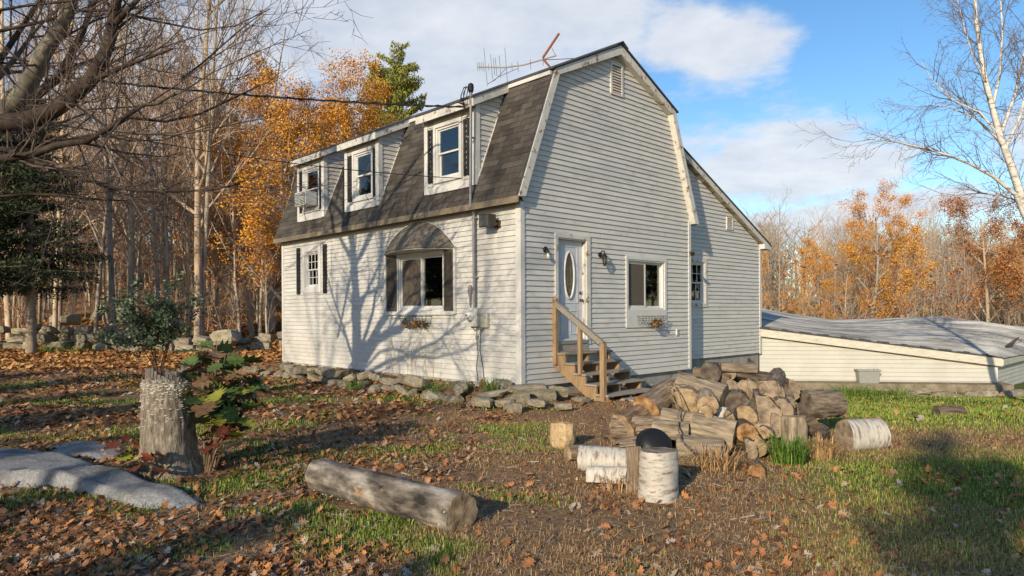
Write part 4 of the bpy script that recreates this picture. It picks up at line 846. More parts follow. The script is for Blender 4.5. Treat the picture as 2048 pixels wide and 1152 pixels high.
def log(p, az, pitch, L, r, bk='brown', en='tan', shape='round', name='log', label='weathered firewood log lying in the heap beside the steps', cat='log', group='firewood logs heaped beside the steps', roll=0, taper=.95, seed=None):
    """log whose visible cut end is centred on p; its body runs away along azimuth az"""
    rr = random.Random(seed if seed is not None else hash((round(p[0], 3), round(p[1], 3), L)) % 9999)
    n_ = 30; ks = max(7, int(L/.06)); ph = [rr.uniform(0, 6.28) for _ in range(4)]
    lo, hi = {'round': (0, 2*math.pi), 'half': (0, math.pi), 'quarter': (0, math.pi*.55), 'slab': (.35, math.pi-.35)}[shape]; closed = shape == 'round'
    cnt = n_ if closed else n_//2+2
    def rad(t, s): return r*(1-(1-taper)*s)*(1+.05*math.sin(2*t+ph[0])+.04*math.sin(3*t+ph[1]+s*2)+(.03*math.sin(7*t+ph[2]+s*5)+.022*math.sin(13*t+ph[3]+2*math.sin(s*7)))*(.25 if bk == 'birch' else 1)+.025*math.sin(9*s+ph[3]))
    rows_ = []; bend = rr.uniform(-.03, .03)*L
    for k in range(ks+1):
        s = k/ks; off = bend*math.sin(math.pi*s); row = []
        for j in range(cnt):
            t = lo+(hi-lo)*(j/cnt if closed else j/(cnt-1)); q = rad(t, s)*(1+rr.gauss(0, .008 if bk == 'birch' else .022)); row.append((q*math.cos(t)+off, q*math.sin(t), L*s+rr.gauss(0, .004 if 0 < k < ks else .002)))
        if not closed and shape in ('quarter',): row.append((off, 0, L*s))
        rows_.append(row)
    m_ = len(rows_[0]); mb = MB(); bc = cnt
    v = [q for row in rows_ for q in row]
    f = [(k*m_+j, k*m_+(j+1) % m_, (k+1)*m_+(j+1) % m_, (k+1)*m_+j) for k in range(ks) for j in range(cnt if closed else cnt-1)]
    mb.add(v, f); o = mb.build(name, BARKS[bk], None, smooth=True, fix=False)
    d = Vector((math.sin(R(az))*math.cos(R(pitch)), math.cos(R(az))*math.cos(R(pitch)), math.sin(R(pitch))))
    o.location = p; o.rotation_mode = 'QUATERNION'; o.rotation_quaternion = d.to_track_quat('Z', 'Y') @ Matrix.Rotation(R(roll), 4, 'Z').to_quaternion()
    if not closed:
        fl_ = [(k*m_+j, (k+1)*m_+j, (k+1)*m_+(j+1) % m_, k*m_+(j+1) % m_) for k in range(ks) for j in range(cnt-1, m_)]
        MB().add(v, fl_).build('split_face', M_grain, o, fix=False)
    for s_, row in ((0, rows_[0]), (1, rows_[-1])):
        c = (sum(q[0] for q in row)/m_, sum(q[1] for q in row)/m_, (L+.003) if s_ else -.003); fn = [(j, (j+1) % m_, m_) if s_ else ((j+1) % m_, j, m_) for j in range(m_)]
        MB().add(list(row)+[c], fn).build('cut_end', ENDS[en], o, fix=False)
    setp(o, label, cat, group); return o
G = 'firewood logs heaped beside the steps'
PILE = [  # px, py of the visible end, depth, az, pitch, L, r, bark, end, shape, roll
 (1291, 823, 8.75, 42, 14, .80, .165, 'grey', 'rot', 'round', 0), (1243, 860, 8.5, 45, 12, .70, .155, 'brown', 'tan', 'round', 40), (1373, 803, 8.45, 25, 6, .50, .140, 'light', 'tan', 'round', 0),
 (1447, 803, 8.6, -58, 13, .60, .185, 'light', 'tan', 'round', 0), (1400, 846, 8.2, -68, 6, .46, .105, 'light', 'tan', 'round', 0), (1470, 872, 8.0, -64, 9, .50, .150, 'light', 'grey', 'round', 0),
 (1377, 864, 8.05, -74, 3, .42, .095, 'light', 'tan', 'round', 0), (1446, 908, 7.72, -78, 3, .52, .150, 'light', 'grey', 'round', 0), (1493, 903, 7.85, 12, 2, .5, .115, 'grey', 'grey', 'half', 80),
 (1508, 893, 7.95, 20, 3, .5, .12, 'brown', 'tan', 'half', 95), (1516, 830, 8.3, 16, 3, .55, .21, 'grey', 'grey', 'half', 82), (1490, 835, 8.35, 30, 5, .5, .12, 'light', 'tan', 'round', 0),
 (1454, 832, 8.3, -50, 5, .35, .085, 'birch', 'tan', 'round', 0), (1493, 866, 8.0, 8, 2, .5, .10, 'dark', 'rot', 'round', 0), (1510, 748, 9.1, -84, 3, .46, .12, 'grey', 'grey', 'half', 10),
 (1458, 770, 9.0, -55, 12, .5, .10, 'grey', 'grey', 'quarter', 60), (1490, 755, 9.1, 20, 12, .5, .12, 'dark', 'grey', 'quarter', 100), (1497, 781, 8.85, 14, 6, .5, .115, 'grey', 'grey', 'half', 85),
 (1474, 806, 8.6, 18, 2, .5, .12, 'grey', 'dark', 'round', 0), (1514, 786, 8.8, 10, 4, .55, .15, 'grey', 'grey', 'half', 88), (1534, 777, 8.9, 22, 0, .5, .12, 'dark', 'grey', 'quarter', 75),
 (1560, 772, 9.0, -72, 8, .60, .13, 'dark', 'grey', 'half', 20), (1576, 783, 8.9, 12, 0, .55, .13, 'grey', 'grey', 'half', 95), (1551, 804, 8.7, 30, 0, .5, .12, 'brown', 'grey', 'quarter', 60),
 (1571, 810, 8.7, 15, 0, .5, .10, 'dark', 'grey', 'half', 80), (1531, 812, 8.6, 8, 0, .5, .15, 'grey', 'grey', 'half', 86), (1604, 808, 9.0, 62, -4, .70, .150, 'grey', 'dark', 'round', 0),
 (1541, 852, 8.2, 14, 0, .5, .14, 'brown', 'grey', 'half', 95), (1527, 878, 8.0, 25, 0, .5, .11, 'grey', 'tan', 'quarter', 60), (1555, 838, 8.4, 6, 0, .5, .13, 'grey', 'grey', 'half', 100),
 (1338, 793, 9.0, 60, 6, .5, .13, 'brown', 'tan', 'round', 0), (1430, 772, 9.3, -70, 4, .5, .13, 'grey', 'grey', 'round', 0), (1420, 820, 8.8, -30, 0, .6, .14, 'brown', 'dark', 'round', 0), (1320, 855, 8.5, -80, 0, .6, .12, 'grey', 'grey', 'round', 0),
 (1360, 835, 8.9, 80, 0, .7, .14, 'brown', 'grey', 'round', 0), (1415, 880, 8.1, 70, 0, .6, .12, 'brown', 'grey', 'round', 0), (1470, 830, 8.9, 80, 0, .8, .16, 'dark', 'dark', 'round', 0), (1460, 880, 8.4, 85, 0, .8, .15, 'dark', 'dark', 'round', 0),
 (1570, 862, 8.5, 60, 0, .5, .12, 'brown', 'grey', 'half', 30), (1530, 905, 7.95, 50, 0, .4, .08, 'grey', 'grey', 'quarter', 20), (1228, 892, 7.9, 75, 4, .4, .06, 'grey', 'tan', 'quarter', 50), (1265, 893, 7.8, 80, 2, .45, .065, 'brown', 'tan', 'quarter', 50),
 (1330, 900, 7.6, -85, 0, .5, .075, 'light', 'tan', 'quarter', 30), (1395, 768, 9.5, 60, 0, .6, .12, 'grey', 'grey', 'round', 0), (1542, 765, 9.1, 30, 5, .5, .11, 'grey', 'grey', 'half', 70), (1475, 752, 9.4, 40, 0, .5, .12, 'brown', 'grey', 'half', 60), (1590, 835, 8.8, -60, 0, .5, .11, 'brown', 'grey', 'half', 0)]
for k in range(16): PILE.append((ro.uniform(1395, 1590), ro.uniform(795, 905), ro.uniform(8.05, 8.45), ro.choice((-70, -60, 20, 10, 35))+ro.uniform(-12, 12), ro.uniform(-3, 8), .42, ro.uniform(.085, .125), ro.choice(('light', 'brown', 'grey', 'light')), ro.choice(('tan', 'tan', 'grey')), ro.choice(('half', 'quarter', 'round')), ro.uniform(40, 160)))
for k in range(16): PILE.append((ro.uniform(1515, 1582), ro.uniform(772, 880), ro.uniform(8.35, 8.9), ro.uniform(0, 32), ro.uniform(-3, 8), .5, ro.uniform(.09, .145), ro.choice(('grey', 'dark', 'brown', 'grey')), ro.choice(('grey', 'grey', 'tan', 'dark')), ro.choice(('half', 'half', 'quarter', 'round')), ro.uniform(40, 120)))
SHN = {'round': 'unsplit', 'half': 'half split', 'quarter': 'wedge shaped', 'slab': 'slab shaped'}; BKN = {'brown': 'brown barked', 'grey': 'grey barked', 'light': 'pale barked', 'dark': 'dark barked', 'birch': 'white barked'}; ENN = {'tan': 'tan', 'grey': 'weathered grey', 'rot': 'rotten orange', 'dark': 'dark'}
for k, (px, py, dp, az_, pi_, L, r, bk, en, shp, rl) in enumerate(PILE):
    sz_ = 'thick ' if r > .15 else 'thin ' if r < .1 else ''
    log(at(px, py, dp), az_, pi_, L, r*1.18, bk, en, shp, roll=rl, seed=k, label='%s%s %s log with %s end in the log heap' % (sz_, SHN[shp], BKN[bk], ENN[en]))
# logs stacked in the core of the heap
for lv in range(5):
    x_ = 1.72+.22*lv
    while x_ < 3.85-.22*lv:
        rr_ = ro.uniform(.105, .14); log(Vector((x_, 8.72+.07*lv+ro.uniform(-.06, .06), .11+.195*lv)), ro.uniform(2, 40), ro.uniform(-3, 4), .55, rr_, ro.choice(('brown', 'grey', 'dark', 'grey')), ro.choice(('grey', 'grey', 'tan', 'dark')), ro.choice(('round', 'round', 'half')), label='firewood log wedged in the core of the log heap', seed=100+int(x_*50)+lv, roll=ro.uniform(0, 360)); x_ += rr_*1.75
U = None
log(at(1318, 997, 6.25), 0, 88, .44, .187, 'birch', 'grey', 'round', 'birch_round', 'white birch round standing upright on the grass in front of the heap', 'log', U)
log(at(1268, 985, 6.4), 0, 88, .42, .075, 'light', 'tan', 'half', 'firewood_split', 'narrow brown split log standing upright against the white birch round', 'log', U, 200)
log(at(1256, 923, 6.95), -78, 1, .50, .135, 'birch', 'tan', 'round', 'birch_log', 'short birch log lying beside the upright brown split log', 'log', U)
log(at(1258, 962, 6.62), -66, -3, .40, .13, 'birch', 'tan', 'half', 'birch_log', 'peeling half birch log with torn bark beside the upright birch round', 'log', U, 0)
log(at(1135, 907, 7.15), 62, 0, .38, .075, 'grey', 'tan', 'round', 'log', 'thin grey log poking out from under the short birch logs', 'log', U)
log(at(1514, 944, 6.95), 18, 0, .25, .082, 'brown', 'rot', 'round', 'log', 'small round of firewood with a yellowed end in front of the heap', 'log', U)
log(at(1588, 888, 8.15), 0, 88, .33, .155, 'light', 'tan', 'round', 'log', 'short brown round standing upright at the right end of the heap', 'log', U)
log(at(1688, 872, 8.45), 78, 0, .52, .19, 'birch', 'grey', 'round', 'birch_round', 'thick birch round lying on its side in the grass right of the heap', 'log', U)
log(at(1872, 825, 12.1), 86, 0, .50, .11, 'dark', 'dark', 'round', 'log', 'lone dark log lying on the bright green lawn', 'log', U)
ch = stone(at(1128, 872, 8.6), .32, .28, .36, .4, None, .3); ch.name = 'wood_chunk'; ch.data = ch.data.copy(); ch.data.materials.clear(); ch.data.materials.append(pbr('chunk_wood', [(.3, (.32, .21, .10)), (.7, (.60, .47, .30))], scale=7, bump=.7, patch=((.5, .25, .06), 4, .55, .1))); setp(ch, 'squat orange tinted chunk of wood on the bare soil left of the heap', 'wood chunk')
# black pan and loose vine on the heap
pan = MB().lathe((0, 0, 0), [(0, 0), (.10, .004), (.19, .03), (.235, .09), (.25, .15), (.262, .15), (.262, .162), (.24, .162), (.222, .09), (.18, .045), (0, .02)], 32).build('rubber_pan', plain('black_rubber', (.014, .014, .015), rough=.45), None, smooth=True)
pan.location = at(1314, 880, 7.4); pan.scale = (.78, .78, .78); pan.rotation_euler = (R(-128), R(10), 0); setp(pan, 'black rubber feed pan tipped upside down among the logs', 'pan')
vn = MB().tube([at(1338, 768, 8.5), at(1345, 800, 8.3), at(1358, 812, 8.2), at(1355, 850, 7.9), at(1362, 880, 7.6), at(1385, 905, 7.3)], .011, 6).tube([at(1345, 765, 8.5), at(1358, 785, 8.3), at(1366, 812, 8.1), at(1358, 838, 8.0)], .008, 6).tube([at(1335, 782, 8.5), at(1352, 768, 8.4), at(1375, 770, 8.4)], .008, 5).build('dead_vine', BARKS['grey'], None); setp(vn, 'thin dead vine trailing down over the log heap', 'vine')
# the long fallen log
fe = at(924, 1028, 5.35); be = at(640, 948, 6.55); dd = be-fe
M_fall = pbr('fallen_log_bark', [(.36, (.025, .023, .022)), (.5, (.14, .12, .10)), (.66, (.37, .34, .30))], scale=7, detail=12, stretch=(1, 1, .4), rough=.95, bump=1.0, patch=((.42, .24, .11), 3.0, .57, .05))
BARKS['fall'] = M_fall
fl_ = log(fe, math.degrees(math.atan2(dd.x, dd.y)), math.degrees(math.asin(dd.z/dd.length)), dd.length, .168, 'fall', 'tan', 'round', 'fallen_log', 'long lichen covered trunk section lying among leaves in front of the house', 'log', None, seed=3)
M_fung = pbr('bracket_fungi', [(.3, (.55, .50, .42)), (.7, (.80, .77, .70))], scale=20, bump=.2, isl=.2)
def fungi(par, n_, fn, seed, s0=.012, s1=.028):
    r_ = random.Random(seed); mb = MB()
    for _ in range(n_):
        c, nrm, up = fn(r_); nrm = nrm.normalized(); sd = up.cross(nrm).normalized(); up = nrm.cross(sd); w_ = r_.uniform(s0, s1); c = c-nrm*.004
        rim = [c+sd*w_*math.cos(t)+nrm*w_*.9*math.sin(t)*1.0 for t in (0, .6, 1.2, 1.95, 2.5, 3.14)]
        mb.add([c+up*.006]+rim+[c-up*.008], [(0, k+1, k+2) for k in range(5)]+[(7, k+2, k+1) for k in range(5)])
    mb.build('bracket_fungi', M_fung, par, fix=False, kind='stuff')
def on_log(r_):
    t = r_.choice((r_.gauss(2.6, .5), r_.gauss(3.3, .6))); s = r_.choice((r_.uniform(.0, .35), r_.uniform(0, 1)))*dd.length; n_ = Vector((math.cos(t+math.pi*.5), math.sin(t+math.pi*.5), 0)); return n_*.168+Vector((0, 0, s)), n_, Vector((0, 0, 1))
fungi(fl_, 420, on_log, 5, .005, .013)
# the tall lichen covered stump
sb = Vector((at(338, 945, 7.25).x, 7.25, 0)); sb.z = gz(sb.x, sb.y)-.05
stump = empty('tree_stump', sb); setp(stump, 'tall grey tree stump with white fungi round its broken top', 'stump')
mb = MB(); v = []; n_ = 72; rows_ = 40; r_ = random.Random(8); ph = [r_.uniform(0, 6.28) for _ in range(8)]
def srad(t, s): return (.225+.055*(1-s)+.10*max(0, 1-s*3.2)**2)*(1+.05*math.sin(2*t+ph[0])+.04*math.sin(5*t+ph[1])*(1-s)+.016*math.sin(23*t+ph[2]+1.5*math.sin(s*9))+.012*math.sin(41*t+ph[3]+math.sin(s*23)*1.6)+.008*math.sin(63*t+s*31))
lean = lambda s: Vector((-.03*s, .02*s, 0))
for k in range(rows_+1):
    s = k/rows_
    for j in range(n_):
        t = 2*math.pi*j/n_; q = srad(t, s); c = lean(s); v.append((c.x+q*math.cos(t), c.y+q*math.sin(t), 1.06*s+(.02*math.sin(9*t) if k == rows_ else 0)))
mb.add(v, [(k*n_+j, k*n_+(j+1) % n_, (k+1)*n_+(j+1) % n_, (k+1)*n_+j) for k in range(rows_) for j in range(n_)]); mb.build('bark', bark('stump_bark', (.08, .066, .05), (.25, .21, .165), (.45, .40, .325), 34, (1, 1, .28), ((.46, .46, .42), 11, .62, .06)), stump, smooth=True, fix=False)
mb = MB()
for j in range(34):
    t = 2*math.pi*j/34; q = .19; h_ = 1.10+.06*r_.random()+.03*math.sin(2*t); c = lean(1); w_ = .021
    mb.bar((c.x+q*math.cos(t), c.y+q*math.sin(t), .95), (c.x+(q-.01)*math.cos(t), c.y+(q-.01)*math.sin(t), h_), .03, .035)
mb.lathe((lean(1).x, lean(1).y, .95), [(.185, 0), (.185, .14), (.1, .12), (0, .115)], 20); mb.build('broken_top', pbr('rotten_heartwood', [(.3, (.10, .085, .075)), (.7, (.27, .235, .21))], scale=9, stretch=(3, 3, .5), bump=.9), stump)
def on_stump(r_):
    t = r_.uniform(0, 6.28); s = min(.99, r_.choice((r_.gauss(.93, .035), r_.gauss(.93, .035), r_.gauss(.9, .04), r_.gauss(.8, .08), r_.uniform(.5, .97)))); n_ = Vector((math.cos(t), math.sin(t), 0)); return lean(s)+n_*(srad(t, s))+Vector((0, 0, 1.06*s)), n_, Vector((0, 0, 1))
fungi(stump, 700, on_stump, 6, .010, .026)
# ------------------------------------------------------------------ roof antenna
an = empty('roof_antenna', at(1083, 125, 17.5)); setp(an, 'tilted television antenna with rusty mast behind the roof ridge', 'antenna')
A_ = lambda px, py: at(px, py, 17.5)-an.location
M_rust = plain('rusty_steel', (.26, .09, .05), rough=.8); M_alu = plain('dull_aluminium', (.42, .39, .33), rough=.5, metal=.5)
MB().tube([A_(1086, 115), A_(1118, 67)], .032, 8).tube([A_(1086, 118), A_(1100, 134), A_(1090, 160)], .03, 8).build('mast', M_rust, an)
MB().tube([A_(955, 134), A_(1010, 135), A_(1048, 130), A_(1113, 111)], .018, 6).build('boom', M_alu, an)
for (px, py, h) in ((955, 133, 7), (959, 133, 7), (963, 133, 7), (967, 133, 8), (971, 135, 30), (977, 134, 6), (983, 134, 20), (988, 134, 14), (992, 134, 15), (1000, 134, 18), (1012, 131, 28), (1024, 134, 6), (1036, 133, 8), (1061, 129, 8), (1086, 122, 7)):
    mb = MB(); q = .25*h/28; mb.tube([A_(px-h*.08, py-h)+Vector((0, -q, 0)), A_(px+h*.1, py+h)+Vector((0, q, 0))], .007, 5).build('dipole', M_alu, an)
MB().tube([A_(1085, 120), A_(1150, 117), A_(1170, 116)], .009, 5).tube([A_(1103, 95), A_(1112, 112)], .006, 5).tube([A_(1012, 137), A_(990, 160), A_(975, 168)], .006, 5).tube([A_(1036, 137), A_(1000, 152), A_(976, 168)], .006, 5).build('guy_wire', M_cable, an)
# ------------------------------------------------------------------ trees
def tubes(polys):
    """polys: list of (pts (k,3), rad (k,)); returns verts and quads, batched by size"""
    V, Fq, base = [], [], 0; groups = {}
    for p, r in polys:
        n_ = 10 if r[0] > .12 else 6 if r[0] > .035 else 4 if r[0] > .014 else 3
        groups.setdefault((len(p), n_), []).append((p, r))
    for (k, n_), lst in groups.items():
        P = np.array([q[0] for q in lst]); Rr = np.array([q[1] for q in lst]); m = len(P)
        D = np.empty_like(P); D[:, 1:-1] = P[:, 2:]-P[:, :-2]; D[:, 0] = P[:, 1]-P[:, 0]; D[:, -1] = P[:, -1]-P[:, -2]
        D /= np.linalg.norm(D, axis=2, keepdims=True)+1e-9
        ref = np.where(np.abs(D[:, :1, 2:3]) > .8, np.array([1., 0, 0]), np.array([0, 0, 1.])); ref = np.broadcast_to(ref, D.shape)
        U = np.cross(D, ref); U /= np.linalg.norm(U, axis=2, keepdims=True)+1e-9; W = np.cross(D, U)
        a = np.arange(n_)*2*np.pi/n_
        ring = P[:, :, None]+(U[:, :, None]*np.cos(a)[:, None]+W[:, :, None]*np.sin(a)[:, None])*Rr[:, :, None, None]
        V.append(ring.reshape(-1, 3)); I = (np.arange(m*k*n_)+base).reshape(m, k, n_); J = np.roll(I, -1, 2)
        Fq.append(np.stack([I[:, :-1], J[:, :-1], J[:, 1:], I[:, 1:]], -1).reshape(-1, 4)); base += m*k*n_
    return np.concatenate(V), np.concatenate(Fq)
def unit(v): return v/(np.linalg.norm(v)+1e-9)
def poly(rs, p, d, L, k, wander, trop):
    pts = [np.array(p, float)]; d = unit(np.array(d, float)); st = L/(k-1)
    for _ in range(k-1):
        d = unit(d+rs.normal(0, wander, 3)+np.array([0, 0, trop])); pts.append(pts[-1]+d*st)
    return np.array(pts), d
def grow(rs, p, d, L, r, lvl, spec, out, tips):
    """recursive branching; spec[lvl] = (points, wander, tropism, children, spread, length ratio, first child at)"""
    k, wa, tr, nc, sp, lr, t0 = spec[lvl]
    pts, de = poly(rs, p, d, L, k, wa, tr); rend = .25 if lvl < len(spec)-1 else .45
    out.append((lvl, pts, r*np.linspace(1, rend, k)))
    if lvl == len(spec)-1: tips.append(pts[-1]); tips.append(pts[len(pts)//2]); return
    for c in range(nc):
        t = t0+(1-t0)*(c+rs.random())/nc; q = t*(k-1); i = min(int(q), k-2); f = q-i; s = pts[i]*(1-f)+pts[i+1]*f; dl = unit(pts[i+1]-pts[i])
        az = 2.399*c+rs.uniform(0, 1.2)*2; o = unit(np.cross(dl, [math.cos(az), math.sin(az), .31])); nd = dl*math.cos(sp)+o*math.sin(sp)
        rr = r*(1-.75*t)*.62
        grow(rs, s, unit(nd+rs.normal(0, .12, 3)), L*lr*(1-.45*t)*rs.uniform(.7, 1.2), max(rr, .004), lvl+1, spec, out, tips)
def leaf_quads(rs, c, size, droop=.3, aspect=.62):
    """bent diamond leaves at centres c"""
    n_ = len(c); a = rs.normal(0, 1, (n_, 3)); a[:, 2] -= droop; a /= np.linalg.norm(a, axis=1, keepdims=True); b = np.cross(a, rs.normal(0, 1, (n_, 3))); b /= np.linalg.norm(b, axis=1, keepdims=True)
    s = (size*rs.uniform(.6, 1.25, n_))[:, None]; nn_ = np.cross(a, b)
    v = np.stack([c-a*s, c+b*s*aspect+nn_*s*.15, c+a*s, c-b*s*aspect+nn_*s*.15], 1).reshape(-1, 3)
    return v, np.arange(n_*4).reshape(-1, 4)
def tree_mesh(name, seed, h, r, spec, trunk_lv=1, mat=None, leaf=None, lean=.02):
    """returns (trunk mesh, crown mesh, leaf mesh or None)"""
    rs = np.random.default_rng(seed); out, tips = [], []
    grow(rs, (0, 0, -.3), (rs.normal(0, lean), rs.normal(0, lean), 1), h, r, 0, spec, out, tips); res = []
    for sel, nm in (([o for o in out if o[0] <= trunk_lv], 'trunk'), ([o for o in out if o[0] > trunk_lv], 'crown')):
        v, f = tubes([(o[1], o[2]) for o in sel]); o = np_mesh(nm, v, f, mat if nm == 'trunk' else B_twig, smooth=True); res.append(o.data); bpy.data.objects.remove(o)
    if leaf:
        n_, spread, size, lm, keep, zlo = leaf; T = np.array(tips); T = T[T[:, 2] > zlo*h]; T = T[rs.random(len(T)) < keep]
        c = T[rs.integers(0, len(T), n_)]+rs.normal(0, spread, (n_, 3)); v, f = leaf_quads(rs, c, size); o = np_mesh('leaves', v, f, lm); res.append(o.data); bpy.data.objects.remove(o)
    else: res.append(None)
    return res
TREES = 0
def place(proto, x, y, rz, s, name, label, group, z=None, tilt=(0, 0)):
    t = empty(name, (x, y, gz(x, y) if z is None else z), rz); t.scale = (s, s, s*random.uniform(.94, 1.06)); t.rotation_euler = (tilt[0], tilt[1], rz); setp(t, label, 'tree', group)
    for me, nm in zip(proto, ('trunk', 'crown', 'leaves')):
        if me is None: continue
        o = bpy.data.objects.new(nm, me); col.objects.link(o); o.parent = t
        if nm == 'leaves': o['kind'] = 'stuff'
    return t
B_tan = pbr('forest_bark_tan', [(.3, (.27, .205, .14)), (.7, (.56, .45, .33))], scale=5, stretch=(1, 1, .3), rough=.95, bump=.4, rnd=.25)
B_gry = pbr('forest_bark_grey', [(.3, (.21, .18, .15)), (.7, (.48, .425, .36))], scale=5, stretch=(1, 1, .3), rough=.95, bump=.4, rnd=.25)
B_twig = pbr('forest_twigs', [(.3, (.31, .21, .15)), (.7, (.52, .38, .28))], scale=3, rough=.95, bump=0, rnd=.2)
B_mtw = pbr('maple_twigs', [(.3, (.07, .05, .042)), (.7, (.17, .13, .105))], scale=6, rough=.95, bump=0)
B_map = pbr('maple_bark', [(.28, (.07, .06, .048)), (.5, (.19, .165, .128)), (.72, (.34, .31, .24))], scale=6, detail=9, stretch=(1, 1, 1), rough=.95, bump=.8, patch=((.20, .19, .10), 3, .57, .12))
B_bir = pbr('birch_trunk', [(.36, (.20, .16, .13)), (.46, (.56, .53, .48)), (.75, (.72, .70, .66))], scale=4, stretch=(1, 1, 5), rough=.8, bump=.3)
L_or = pbr('orange_oak_leaves', [(0, (.36, .12, .02)), (.35, (.58, .23, .03)), (.7, (.68, .34, .045)), (1, (.72, .46, .09))], islramp=True, rough=.7, bump=0)
L_br = pbr('rust_oak_leaves', [(0, (.17, .06, .02)), (.4, (.33, .125, .04)), (.8, (.46, .20, .06)), (1, (.50, .29, .12))], islramp=True, rough=.75, bump=0)
L_gr = pbr('spruce_needles', [(0, (.012, .022, .010)), (.5, (.030, .045, .018)), (1, (.065, .075, .03))], islramp=True, rough=.7, bump=0)
L_pi = pbr('pine_needles', [(0, (.11, .14, .03)), (.5, (.25, .27, .06)), (1, (.42, .38, .10))], islramp=True, rough=.7, bump=0)
SP1 = [(10, .035, .02, 24, .95, .27, .22), (6, .10, .10, 6, .75, .52, .25), (4, .14, .06, 5, .7, .52, .2), (4, .18, .05, 3, .7, .55, .2), (3, .2, .05, 0, 0, 0, 0)]
SP2 = [(10, .04, .02, 20, .62, .36, .30), (6, .09, .10, 6, .6, .5, .25), (4, .14, .08, 5, .6, .5, .2), (4, .18, .05, 4, .6, .55, .2), (3, .2, .05, 0, 0, 0, 0)]
SP3 = [(8, .05, .02, 14, .85, .42, .18), (6, .12, .08, 6, .8, .5, .25), (4, .15, .05, 5, .7, .5, .2), (4, .18, .05, 3, .7, .55, .2), (3, .2, .05, 0, 0, 0, 0)]
FT = [tree_mesh('f', 1, 19, .115, SP1, mat=B_tan), tree_mesh('f', 2, 21, .14, SP2, mat=B_gry), tree_mesh('f', 3, 17, .09, SP1, mat=B_gry), tree_mesh('f', 4, 20, .15, SP1, mat=B_tan), tree_mesh('f', 5, 14, .075, SP2, mat=B_tan), tree_mesh('f', 6, 18, .10, SP2, mat=B_tan)]
FL = [tree_mesh('f', 11, 18, .12, SP1, mat=B_gry, leaf=(4200, .24, .075, L_br, .12, .25)), tree_mesh('f', 12, 16, .11, SP2, mat=B_tan, leaf=(4400, .24, .075, L_or, .09, .3))]
OAK = [tree_mesh('o', 21, 15, .22, SP3, mat=B_gry, leaf=(20000, .24, .068, L_or, .36, .25)), tree_mesh('o', 22, 14, .20, SP2, mat=B_tan, leaf=(14000, .24, .068, L_or, .30, .3)), tree_mesh('o', 23, 13, .20, SP3, mat=B_tan, leaf=(16000, .26, .075, L_br, .40, .35))]
SHR = [tree_mesh('s', 31, 3.2, .022, [(6, .12, .05, 9, .6, .55, .1), (5, .14, .05, 5, .6, .55, .2), (3, .2, .03, 0, 0, 0, 0)], 0, B_tan), tree_mesh('s', 32, 4.5, .028, [(6, .09, .05, 10, .55, .5, .15), (5, .14, .05, 5, .6, .55, .2), (3, .2, .03, 0, 0, 0, 0)], 0, B_gry, (160, .1, .07, L_br, .3, .2))]
rt = random.Random(17)
# --- woods beyond the stone wall, left of and behind the house
GW = 'bare trees of the woods beyond the stone wall'
kinds = [('slender bare tan barked tree in the woods beyond the stone wall', 'bare_tree'), ('tall grey barked bare tree in the woods beyond the stone wall', 'bare_tree'), ('bare woodland tree still holding some brown leaves beyond the stone wall', 'woodland_oak')]
n_done = 0; used = []
while n_done < 100:
    dp = 33.5+28*rt.random()**1.25; px = rt.uniform(-260, 1010); x_ = (px-1024)/1370*dp
    if px > 560 and dp < 41: continue
    if any((x_-u)**2+(dp-w_)**2 < 1.1 for u, w_ in used): continue
    used.append((x_, dp)); q = rt.random(); s_ = rt.uniform(.66, 1.02)*(.60 if px > 500 else .8 if px > 420 else 1)
    if q < .66:
        k = rt.randrange(6); pr = FT[k]; lb = kinds[1] if k in (1, 2) else kinds[0]
    else: pr = FL[rt.randrange(2)]; lb = kinds[2]
    place(pr, x_, dp, rt.uniform(0, 6.28), s_, lb[1], lb[0], GW, tilt=(rt.gauss(0, .025), rt.gauss(0, .025))); n_done += 1
for k, (px, dp, s_, kk) in enumerate(((232, 33.0, 1.05, 1), (262, 33.4, 1.1, 3), (330, 34, 1.0, 1), (394, 33, 1.2, 3), (405, 33.6, 1.0, 1), (108, 34, 1.1, 0), (20, 35, 1.1, 3), (480, 35, .95, 2), (518, 36, .9, 0))):
    place(FT[kk], (px-1024)/1370*dp, dp, k*1.7, s_, 'bare_tree', kinds[1][0] if kk in (1, 2) else kinds[0][0], GW)
# --- orange oaks left of the house
GO = 'orange leaved oaks behind the house'
for k, (px, dp, s_, kk) in enumerate(((505, 38, .80, 1), (585, 36, .84, 0), (660, 38, .84, 0), (545, 40, .88, 0), (700, 43, .86, 1), (620, 41, .9, 1), (640, 36, .78, 0), (480, 41, .8, 0))):
    place(OAK[kk], (px-1024)/1370*dp, dp, k*2.1, s_, 'orange_oak', 'oak with bright orange autumn leaves rising behind the dormer roof', GO)
for k, (px, dp, s_) in enumerate(((705, 40, .60), (760, 39, .60), (805, 40, .58), (845, 42, .55), (735, 42, .66))):
    place(FT[(5, 4, 5, 0, 1)[k]], (px-1024)/1370*dp, dp, k*1.3, s_, 'bare_tree', 'pale twiggy bare tree rising just above the dormer roof', 'pale bare trees above the roof')
